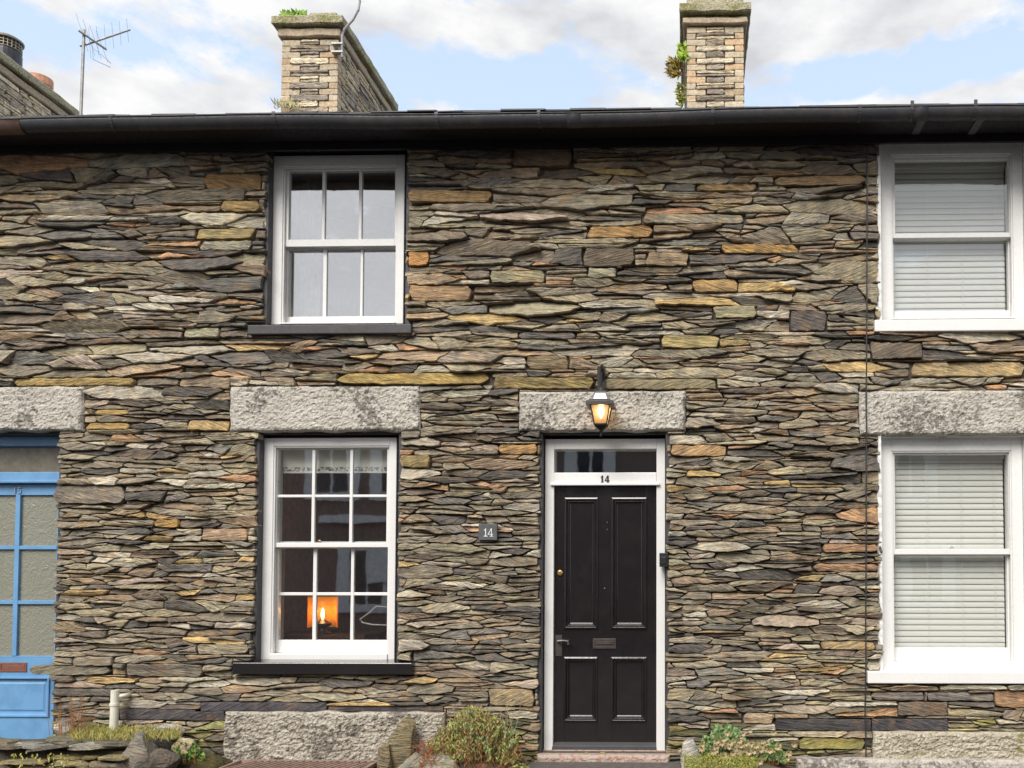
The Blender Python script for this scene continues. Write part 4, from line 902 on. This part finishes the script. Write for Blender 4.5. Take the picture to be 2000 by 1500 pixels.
# ------------------------------------------------------------------ ground
m, t, pp = mat('forecourt_earth'); o = pos(t); a = noi(t, o, 9, 7, .65)
r = ramp(t, a.outputs[0], [(.35, (.05, .04, .03)), (.5, (.10, .085, .065)), (.6, (.09, .085, .03)), (.75, (.16, .15, .06))]); t.links.new(r.outputs[0], pp.inputs['Base Color']); pp.inputs['Roughness'].default_value = .9; bump(t, pp, noi(t, o, 60, 5).outputs[0], .6, .02)
EARTH = m
ASPH = m_plain('asphalt', (.055, .053, .052), .9); 
mb = MB(); mb.add([(-60, -60, -.26), (60, -60, -.26), (60, .05, -.26), (-60, .05, -.26)], [(0, 1, 2, 3)]); tag(mb.build('road', ASPH), kind='structure')
mb = MB(); V = []; Fs = []; nx, ny = 150, 14
for j_ in range(ny+1):
    for i in range(nx+1):
        x, y = -9.3+14.5*i/nx, -.95+1.0*j_/ny; V.append((x, y, GZ-.012+.02*noise.noise((x*4, y*4, 2))-(.15 if j_ == 0 else 0)))
for j_ in range(ny):
    for i in range(nx): f = j_*(nx+1)+i; Fs.append((f, f+1, f+nx+2, f+nx+1))
mb.add(V, Fs); tag(mb.build('ground', EARTH, smooth=True), kind='structure')
q = RC(1556, 1483, 2080, 1498, -.09); rough_block('kerb', (q[0], -.25, q[2]+.6, q[3]), -.12, -.03, m_granite('pale_concrete', (206, 198, 190), (170, 160, 150)), None, amp=.004, seed=5, wob=.004); tag(bpy.data.objects['kerb'], 'pale concrete kerb ledge along the foot of the right house', 'kerb')
# grate in front of the footing stone
p0, p1 = P(468, 1484, -.09), P(742, 1484, -.09)
gr = thing('drain_grate', 'rusty iron grating lying below the pale granite footing stone', 'grate', ((p0.x+p1.x)/2, -.2, GZ))
mb = MB(); zg = P(600, 1484, -.09).z; y0, y1 = -.42, -.085
mb.box(p0.x, y0, zg-.03, p0.x+.02, y1, zg); mb.box(p1.x-.02, y0, zg-.03, p1.x, y1, zg); mb.box(p0.x+.02, y1-.018, zg-.03, p1.x-.02, y1, zg); mb.box(p0.x+.02, y0, zg-.03, p1.x-.02, y0+.018, zg)
RUST = m_plain('rusty_iron', (.30, .21, .17), .7, .1); part(mb, 'grate_frame', RUST, gr)
mb = MB(); x = p0.x+.03
mb.box(p0.x+.021, y0+.019, zg-.029, p1.x-.021, y1-.019, zg-.026)
while x < p1.x-.03:
    mb.add([(x-.006, y0+.018, zg-.010), (x+.006, y0+.018, zg-.010), (min(x+.10, p1.x-.02)+.006, y1-.018, zg-.010), (min(x+.10, p1.x-.02)-.006, y1-.018, zg-.010), (x-.006, y0+.018, zg-.003), (x+.006, y0+.018, zg-.003), (min(x+.10, p1.x-.02)+.006, y1-.018, zg-.003), (min(x+.10, p1.x-.02)-.006, y1-.018, zg-.003)], [(0,3,2,1),(4,5,6,7),(0,1,5,4),(1,2,6,5),(2,3,7,6),(3,0,4,7)]); x += .052
part(mb, 'grate_bars', RUST, gr)
# ------------------------------------------------------------------ rocks, low slate wall, pipe
def rock(name, label, px0, py0, px1, py1, y, depth, col, seed, pts=None, cat='rock', amp=.18, pointy=0, lean=0):
    """a lump of stone with facets, filling the photo rectangle at depth y; it goes down into the ground"""
    x0, z0, x1, z1 = RC(px0, py0, px1, py1, y); c = Vector(((x0+x1)/2, y, (z0+z1)/2)); rx, rz_ = (x1-x0)/2, (z1-z0)/2
    bm = bmesh.new(); bmesh.ops.create_icosphere(bm, subdivisions=4, radius=1)
    rng = random.Random(seed); pl = [(Vector((rng.gauss(0, 1), rng.gauss(-.3, 1), rng.gauss(0, .8))).normalized(), rng.uniform(.52, .85)) for _ in range(15)]
    for v in bm.verts:
        d = v.co.normalized(); r = 1.0
        for n_, k in pl:
            q = d.dot(n_)
            if q > .01: r = min(r, k/q)
        r *= 1 + amp*.35*noise.noise(d*2.5+Vector((seed, 0, 0))) + .035*noise.noise(d*9+Vector((0, seed, 0)))
        w = 1 - pointy*max(0, d.z)*.8
        v.co = Vector((d.x*r*rx*1.25*w + lean*d.z*r*rx, d.y*r*depth*w, d.z*r*rz_*1.15))
    mb = MB(); mb.add([tuple(v.co+c) for v in bm.verts], [tuple(v.index for v in f.verts) for f in bm.faces], 0, (*alb(col, .86), rng.random())); bm.free()
    o = mb.build(name, ROCKM, origin=tuple(c)); tag(o, label, cat); return o
rock('rock', 'upright leaning grey rock at the left end of the shrubby planting', 758, 1406, 816, 1530, -.16, .07, (150, 138, 108), 1, pointy=.25, lean=.55)
rock('rock', 'low rounded pale green rock under the trailing red stems', 806, 1478, 905, 1560, -.36, .12, (178, 176, 156), 2)
rock('rock', 'narrow brown rock leaning beside the iron grating', 738, 1450, 768, 1525, -.22, .06, (148, 136, 108), 3)
rock('rock', 'pale grey rock half hidden below the red stems beside the upright rock', 770, 1474, 832, 1540, -.30, .09, (168, 166, 150), 4)
rock('rock', 'dark grey boulder behind the shrub stems', 815, 1440, 930, 1500, -.16, .10, (120, 108, 98), 6)
rock('rock', 'white lichened upright rock right of the door step', 1326, 1438, 1374, 1520, -.16, .07, (198, 194, 186), 5, pointy=.5)
rock('rock', 'big wedge shaped grey rock at the right end of the slate heap', 226, 1434, 312, 1530, -.42, .10, (148, 142, 132), 7, pointy=.6)
rock('rock', 'dark brown squat rock beside the wedge shaped grey rock', 286, 1458, 350, 1520, -.46, .10, (116, 106, 98), 8)
rock('rock', 'flat pale whitish stone lying against the wall behind the grass', 284, 1410, 364, 1446, -.12, .06, (196, 194, 190), 9)
rock('rock', 'dark pointed slate piece standing beside the cream rounded stone', 300, 1430, 340, 1470, -.26, .03, (96, 98, 92), 10, pointy=.6)
rock('rock', 'cream rounded stone among green leaves', 336, 1440, 388, 1474, -.26, .05, (224, 208, 168), 11)
rock('rock', 'small white lump of mortar at the foot of the wall by the blue door', 102, 1412, 150, 1440, -.08, .05, (226, 222, 210), 12)
rock('rock', 'dark mossy earth lump between the grating and the cream stone', 360, 1474, 456, 1540, -.22, .12, (92, 84, 44), 13)
lw = thing('slate_wall', 'low heap of stacked green grey slates at the bottom left corner', 'low wall', (P(80, 1480, -.5).x, -.45, GZ))
for k in range(1):
    mb = MB(); rng = random.Random(21); yW = -.52
    x_l, x_r = P(-160, 1480, yW).x, P(262, 1480, yW).x; zt = P(100, 1462, yW).z; zb = -.2
    z = zb
    while z < zt-.005:
        h = rng.uniform(.022, .05); x = x_l + rng.uniform(-.05, .05); lim = x_r - max(0, (z-zb)/(zt-zb)-.55)*.22
        while x < lim-.03:
            l = rng.uniform(.12, .34); e = min(x+l, lim+.02); g_ = .003; sk = rng.uniform(-.028, .012); zz = z + .020*math.sin(x*4+1)-.05*max(0, -3.05-x)
            poly = [(x+g_, zz+h*.4), (x+.02, zz+g_), (e-.02, zz+g_+sk*.5), (e-g_, zz+h*.5+sk), (e-.03, zz+h-g_+sk), (x+.015, zz+h-g_)]
            if area(poly) > .0003:
                c = rng.choice([(150, 138, 92), (126, 116, 92), (104, 96, 88), (164, 150, 96), (136, 126, 104), (172, 160, 120)])
                stone(mb, poly, rng.uniform(-.04, .06), tuple(v*1.1 for v in alb(c)), back=.32, rough=1.3, place=lambda u, y, v: (u, yW+y, v))
            x = e
        z += h
    for k in range(16):                       # slates lying flat along the top
        x = x_l + (x_r-x_l)*(.04+.92*k/16)+rng.uniform(-.05, .05); w = rng.uniform(.10, .22); d = rng.uniform(.08, .15); yy = yW+rng.uniform(.04, .22); zz = zt+rng.uniform(-.01, .02); a = rng.uniform(-.3, .3); n_ = 7; tl_ = rng.uniform(-.15, .15)
        ring = [(w*math.cos(2*math.pi*q/n_)*rng.uniform(.75, 1), d*math.sin(2*math.pi*q/n_)*rng.uniform(.7, 1)) for q in range(n_)]
        ring = [(u*math.cos(a)-v*math.sin(a), u*math.sin(a)+v*math.cos(a)) for u, v in ring]; th = rng.uniform(.012, .024)
        mb.add([(x+u, yy+v, zz+u*tl_) for u, v in ring] + [(x+u*.96, yy+v*.96, zz+th+u*tl_) for u, v in ring], [tuple(range(n_))[::-1], tuple(range(n_, 2*n_))] + [(q, (q+1) % n_, n_+(q+1) % n_, n_+q) for q in range(n_)], 0, (*alb(rng.choice([(176, 170, 148), (150, 146, 120), (196, 194, 182), (134, 126, 112)])), rng.random()))
    part(mb, 'slates', ROCKM, lw)
mb = MB(); x0, x1 = P(-160, 1480, -.4).x, P(330, 1480, -.3).x; V = []; Fs = []
bedm = MB()
for j_ in range(9):
    for i in range(41):
        u, v = i/40, j_/8; x, y = x0+(x1-x0)*u, -.48+.49*v; V.append((x, y, P(150, 1446, -.2).z-.03+.02*noise.noise((x*6, y*6, 1))-max(0, u-.86)*.7-(.25 if j_ == 0 else 0)))
for j_ in range(8):
    for i in range(40): f = j_*41+i; Fs.append((f, f+1, f+42, f+41))
bedm.add(V, Fs); part(bedm, 'earth_fill', EARTH, lw, smooth=True)
pp_ = P(223, 1420, -.11); pt = P(225, 1348, -.11); PV = m_paint('cream_plastic', (.74, .72, .60), .4, .25, .2, (.4, .4, .2))
pi_ = thing('waste_pipe', 'short cream plastic pipe standing against the wall behind the grass', 'pipe', (pp_.x, -.11, pp_.z))
mb = MB(); r_ = 8/258; mb.tube([(pp_.x-.004, -.11, pp_.z-.06), (pt.x, -.11, pt.z)], r_*.92, 16); zc = P(224, 1375, -.11).z; mb.tube([(pt.x-.002, -.11, zc-.012), (pt.x-.002, -.11, zc+.006)], r_*1.1, 16); part(mb, 'pipe_body', PV, pi_, smooth=False)
mb = MB(); zc = P(230, 1361, -.11).z; mb.tube([(pt.x+.01, -.10, zc), (pt.x+.045, -.09, zc+.004), (pt.x+.05, -.01, zc+.004)], .017, 12); part(mb, 'inlet', PV, pi_, smooth=True)
# ------------------------------------------------------------------ plants
def blade(mb, a, b, w, col, droop=0.0):
    a, b = Vector(a), Vector(b); d = b-a; s_ = Vector((d.z+.001, random.uniform(-.3, .3)*d.length, -d.x)).cross(Vector((0, 0, 0)) if False else d)
    s_ = d.cross(Vector((random.uniform(-.4, .4), -1, random.uniform(-.4, .4)))); s_ = s_.normalized()*w if s_.length > 1e-6 else Vector((w, 0, 0))
    m_ = a.lerp(b, .55)+Vector((0, 0, droop))
    mb.add([a-s_*.4, a+s_*.4, m_+s_, m_-s_, b], [(0, 1, 2, 3), (3, 2, 4)], 0, (*col, 0))
def jit(c, k=.25): f = random.uniform(1-k, 1+k); return tuple(v*f*random.uniform(.9, 1.1) for v in c)
G1, G2, G3, BR, RED, YEL = alb((146, 164, 86)), alb((176, 178, 100)), alb((140, 176, 122)), alb((150, 104, 62)), alb((176, 100, 66)), alb((196, 196, 70))
def sprig(mb, base, tip, n, ll, w, cols):
    base, tip = Vector(base), Vector(tip); d = tip-base; mid = base.lerp(tip, .5)+Vector((random.uniform(-.02, .02), random.uniform(-.02, .02), .01))
    for k in range(n):
        f = .25+.75*k/n; p = base.lerp(mid, f*2) if f < .5 else mid.lerp(tip, f*2-1)
        w_ = random.uniform(0, 6.28); v = Vector((math.cos(w_), math.sin(w_)*.8, .55)).normalized()*ll*random.uniform(.6, 1.1)
        blade(mb, p, p+v+d.normalized()*ll*.4, w, jit(random.choice(cols)))
sh = thing('shrub', 'straggly green and brown heathery shrub growing left of the black door', 'shrub', (P(940, 1490, -.2).x, -.2, GZ))
mb, sm, rd = MB(), MB(), MB(); random.seed(77)
for k in range(760):
    u = random.uniform(0, 1); px = 830 + 215*u; top = 1376 + 95*abs(u-.45)**1.5*2.6 + random.uniform(0, 75) + (40 if u > .86 else 0)
    y = random.uniform(-.40, -.06); b = P(px+(940-px)*.2+random.uniform(-14, 14), min(1500, top+random.uniform(40, 80)), y); t_ = P(px+random.uniform(-8, 8), top, y)
    brn = noise.noise((u*6, top*.02, 3)) > .08
    sprig(mb, b, t_, 13, .024, .0048, [G2, BR, G2, G1] if brn else [G1, G3, G2, BR]); sm.tube([b, (b+t_)/2+Vector((random.uniform(-.01, .01), 0, 0)), t_], .0016, 4, 0, (*jit(BR), 0), cap=False)
for k in range(120):
    px = random.choice([random.gauss(835, 14), random.uniform(820, 1040)]); py = random.uniform(1440, 1505); y = random.uniform(-.46, -.38); a = P(px, py, y); pts = [a]
    for q in range(4): pts.append(pts[-1]+Vector((random.uniform(-.03, .03), random.uniform(-.012, .006), random.uniform(-.035, .012))))
    rd.tube(pts, .0022, 4, 0, (*jit(random.choice([RED, BR, RED])), 0), cap=False)
for k in range(26):
    px = random.uniform(850, 1010); y = random.uniform(-.3, -.1); a = P(px, 1440, y); b = P(px+random.uniform(-18, 18), random.uniform(1368, 1410), y); rd.tube([a, (a+b)/2+Vector((.008, 0, 0)), b], .0018, 4, 0, (*jit(alb((190, 168, 130))), 0), cap=False)
part(mb, 'foliage', LEAF, sh); part(sm, 'stems', LEAF, sh); part(rd, 'dead_growth', LEAF, sh)
def bed(px0, px1, py, y, dz, name, label): 
    a, b = P(px0, py, y), P(px1, py, y); c = ((a.x+b.x)/2, y, GZ); mb = MB(); V = []; Fs = []; nx, ny = 26, 10
    for j_ in range(ny+1):
        for i in range(nx+1):
            u, v = i/nx*2-1, j_/ny; k = max(0, 1-u**4)*(1-max(0, (.4-v)/.4)**2); x = c[0]+u*(b.x-a.x)/2; yy = y-.20+v*(.22-y-.02+.0)
            yy = (y-.2)+(-.01-(y-.2))*v
            V.append((x, yy, -.2+(a.z+.2)*k+.016*noise.noise((x*12, yy*12, 4))))
    for j_ in range(ny):
        for i in range(nx): f = j_*(nx+1)+i; Fs.append((f, f+1, f+nx+2, f+nx+1))
    mb.add(V, Fs); o = mb.build(name, EARTH, smooth=True); tag(o, label, kind='structure'); return o
bed(800, 1052, 1478, -.22, 0, 'ground_bank', None); bed(1322, 1566, 1490, -.2, 0, 'ground_bank', None)
# right-hand planting: a leafy green plant, pale rosettes, moss
def leafy(name, label, px0, px1, py0, py1, y0, y1, n, ll, w, cols, cat, seed):
    random.seed(seed); c = P((px0+px1)/2, py1, (y0+y1)/2); t = thing(name, label, cat, tuple(c)); mb, sm = MB(), MB()
    for k in range(n):
        px = random.uniform(px0, px1); y = random.uniform(y0, y1); f = 1-abs((px-(px0+px1)/2)/((px1-px0)/2))**2.2; top = py1-(py1-py0)*f*random.uniform(.45, 1.0)
        b, q = P(px+random.uniform(-8, 8), py1, y), P(px, top, y); sprig(mb, b, q, 14, ll, w, cols); sm.tube([b, q], .002, 4, 0, (*jit(BR), 0), cap=False)
    part(mb, 'leaves', LEAF, t); part(sm, 'stems', LEAF, t); return t
leafy('green_plant', 'bushy blue green plant against the wall right of the white rock', 1362, 1470, 1412, 1480, -.16, -.05, 190, .028, .009, [G3, G1, alb((104, 150, 96))], 'plant', 5)
leafy('green_plant', 'low green plant at the right end of the planting beside the stone wall', 1478, 1532, 1446, 1494, -.2, -.08, 120, .026, .008, [G1, G2, G3], 'plant', 6)
leafy('green_plant', 'bright green leafy weed growing round the cream rounded stone', 328, 402, 1446, 1490, -.3, -.2, 70, .026, .009, [alb((96, 146, 64)), G1], 'plant', 7)
def rosettes(name, label, spots, y, r0, cols, cat):
    c = P(*spots[len(spots)//2], y); t = thing(name, label, cat, tuple(c)); mb = MB()
    for (px, py) in spots:
        c = P(px, py, y+random.uniform(-.04, .04)); r = r0*random.uniform(.7, 1.2)
        for lay in range(3):
            for k in range(8-lay):
                w = 2*math.pi*(k+.5*lay)/(8-lay); v = Vector((math.cos(w), -.5-.25*lay, math.sin(w)*.9)).normalized()*r*(1-.25*lay); blade(mb, c+v*.1, c+v, r*.26, jit(cols[min(lay, len(cols)-1)], .15))
    part(mb, 'rosettes', LEAF, t); return t
random.seed(31)
rosettes('succulent', 'pale cream and pink succulent rosettes in the planting right of the door', [(random.gauss(1455, 36), random.gauss(1462, 12)) for _ in range(110)], -.2, .028, [alb((190, 186, 140)), alb((214, 200, 150)), alb((206, 150, 118))], 'succulent')
def carpet(name, label, px0, px1, py0, py1, y0, y1, n, ll, w, cols, seed, cat=None, kind='stuff'):
    random.seed(seed); mb = MB()
    for k in range(n):
        f = random.random(); px = random.uniform(px0, px1); y = y0+(y1-y0)*f; a = P(px, py1+(py0-py1)*f+random.uniform(-3, 3), y)
        blade(mb, a, a+Vector((random.gauss(0, ll*.4), random.gauss(0, ll*.3), ll*random.uniform(.4, 1.1))), w, jit(random.choice(cols)))
    o = mb.build(name, LEAF); tag(o, label, cat, kind=kind); return o
carpet('moss', 'yellow green moss carpet below the succulent rosettes', 1336, 1480, 1474, 1506, -.40, -.2, 2200, .010, .004, [alb((176, 180, 70)), alb((150, 154, 60)), alb((136, 128, 70))], 8, 'moss')
carpet('grass', 'thin yellow green grass on the bank behind the slate heap', 140, 350, 1424, 1446, -.44, -.08, 1500, .045, .0028, [alb((150, 150, 62)), alb((176, 164, 84)), alb((128, 140, 62)), alb((170, 140, 84))], 9, 'grass')
carpet('weeds', 'green weeds creeping over the low slate heap', 20, 150, 1474, 1500, -.62, -.58, 60, .02, .005, [YEL, G2], 10, 'weeds')
st_ = thing('dead_weed', 'dry reddish dead weed stalks standing beside the blue door', 'dead weed', tuple(P(140, 1440, -.2))); mb = MB(); random.seed(4)
for k in range(42):
    px = random.gauss(142, 17); y = random.uniform(-.28, -.1); a = P(px, 1442, y); b = P(px+random.uniform(-10, 10), random.uniform(1352, 1415), y); pts = [a, (a+b)/2+Vector((random.uniform(-.015, .015), 0, 0)), b]; mb.tube(pts, [.0022, .0018, .001], 4, 0, (*jit(alb((168, 118, 84))), 0), cap=False)
    for q in range(4): c = a.lerp(b, random.uniform(.4, 1)); mb.tube([c, c+Vector((random.uniform(-.03, .03), 0, random.uniform(.005, .03)))], .0011, 3, 0, (*jit(alb((176, 126, 90))), 0), cap=False)
part(mb, 'stalks', LEAF, st_)
# plants on the chimneys
def tuft(name, label, px0, px1, py0, py1, y, n, ll, w, cols, seed, cat, out=(0, 0, 1), ax=0):
    random.seed(seed); mb = MB()
    for k in range(n):
        a = P(random.uniform(px0, px1), random.uniform(py0, py1), y+random.uniform(0, .08)); v = (Vector(out)+Vector((random.gauss(0, .55), random.gauss(0, .4), random.gauss(0, .5)))).normalized()*ll*random.uniform(.5, 1.2); blade(mb, a, a+v, w, jit(random.choice(cols)))
    o = mb.build(name, LEAF); tag(o, label, cat); return o
LIME = alb((150, 190, 40))
tuft('green_plant', 'bright green weed tuft on top of the left chimney cap', 553, 594, 29, 37, YC-.05, 130, .085, .020, [LIME, alb((120, 170, 50))], 1, 'plant')
tuft('fern', 'bright green fern on the upper left side of the right chimney', 1329, 1338, 94, 116, YC-.02, 60, .10, .022, [LIME, alb((170, 200, 60))], 2, 'fern', (-.3, -.3, .3))
tuft('fern', 'brown and yellow fern hanging out from the left side of the right chimney', 1310, 1330, 118, 150, YC+.1, 170, .10, .012, [alb((160, 130, 50)), alb((130, 110, 50)), alb((176, 160, 60))], 3, 'fern', (-.5, 0, .3))
tuft('fern', 'low trailing green fern at the bottom left of the right chimney', 1326, 1336, 165, 206, YC+.02, 110, .07, .012, [alb((160, 160, 50)), alb((120, 130, 50))], 4, 'fern', (-.4, -.2, 0))
tuft('dry_grass', 'thin dry grass tuft at the base of the left chimney', 535, 585, 203, 214, YC-.12, 70, .10, .006, [alb((190, 180, 120)), alb((150, 150, 90))], 5, 'grass')
# ------------------------------------------------------------------ the houses across the street (seen in the panes)
yo = -14.5
OPP = thing('opposite_house', 'dark stone house across the street, seen reflected in the sash panes', 'house', (-4, yo, -.26))
OD = m_plain('opposite_stone', (.24, .18, .155), .9); 
mb = MB(); mb.box(-16, yo-.4, -.26, 12, yo, 5.0); part(mb, 'wall', OD, OPP)
mb = MB(); mb.add([(-16.2, yo+.3, 4.85), (12.2, yo+.3, 4.85), (12.2, yo-4, 6.3), (-16.2, yo-4, 6.3), (-16.2, yo+.3, 5.0), (12.2, yo+.3, 5.0), (12.2, yo-4, 6.45), (-16.2, yo-4, 6.45)], [(0,3,2,1),(4,5,6,7),(0,1,5,4),(1,2,6,5),(2,3,7,6),(3,0,4,7)]); part(mb, 'roof', ROOFM, OPP)
for (x, z, w, h) in ((-9.3, 3.5, 1.1, 1.3), (-7.7, 3.5, .9, 1.3), (-8.4, .6, 1.2, 1.5), (-2.6, 3.4, 1.0, 1.3), (1.0, 3.4, 1, 1.3), (5.6, 3.4, 1, 1.3), (6.0, .7, 1.1, 1.5), (-5.2, .6, 1.1, 1.5)):
    mb = MB()
    for a in (-1, 1): mb.box(x+a*w/2-.16, yo, z-.16, x+a*w/2+.16, yo+.06, z+h+.16)
    mb.box(x-w/2+.16, yo, z+h-.05, x+w/2-.16, yo+.06, z+h+.16); mb.box(x-w/2+.16, yo, z-.16, x+w/2-.16, yo+.08, z+.05); mb.box(x-.03, yo, z+.05, x+.03, yo+.04, z+h-.05)
    wq = part(mb, 'window', WHITEM, OPP)
    mb = MB(); mb.box(x-w/2+.16, yo, z+.05, x+w/2-.16, yo+.01, z+h-.05); child(mb, 'pane', m_plain('dark_pane', (.03, .03, .035), .15), wq, OPP)
mb = MB(); mb.box(-8.35, yo, 1.2, -7.2, yo+.1, 2.15); mb.box(-9.6, yo, 2.75, -7.2, yo+.12, 2.95); part(mb, 'rendered_band', WHITEM, OPP)
print('objects', len(bpy.data.objects))
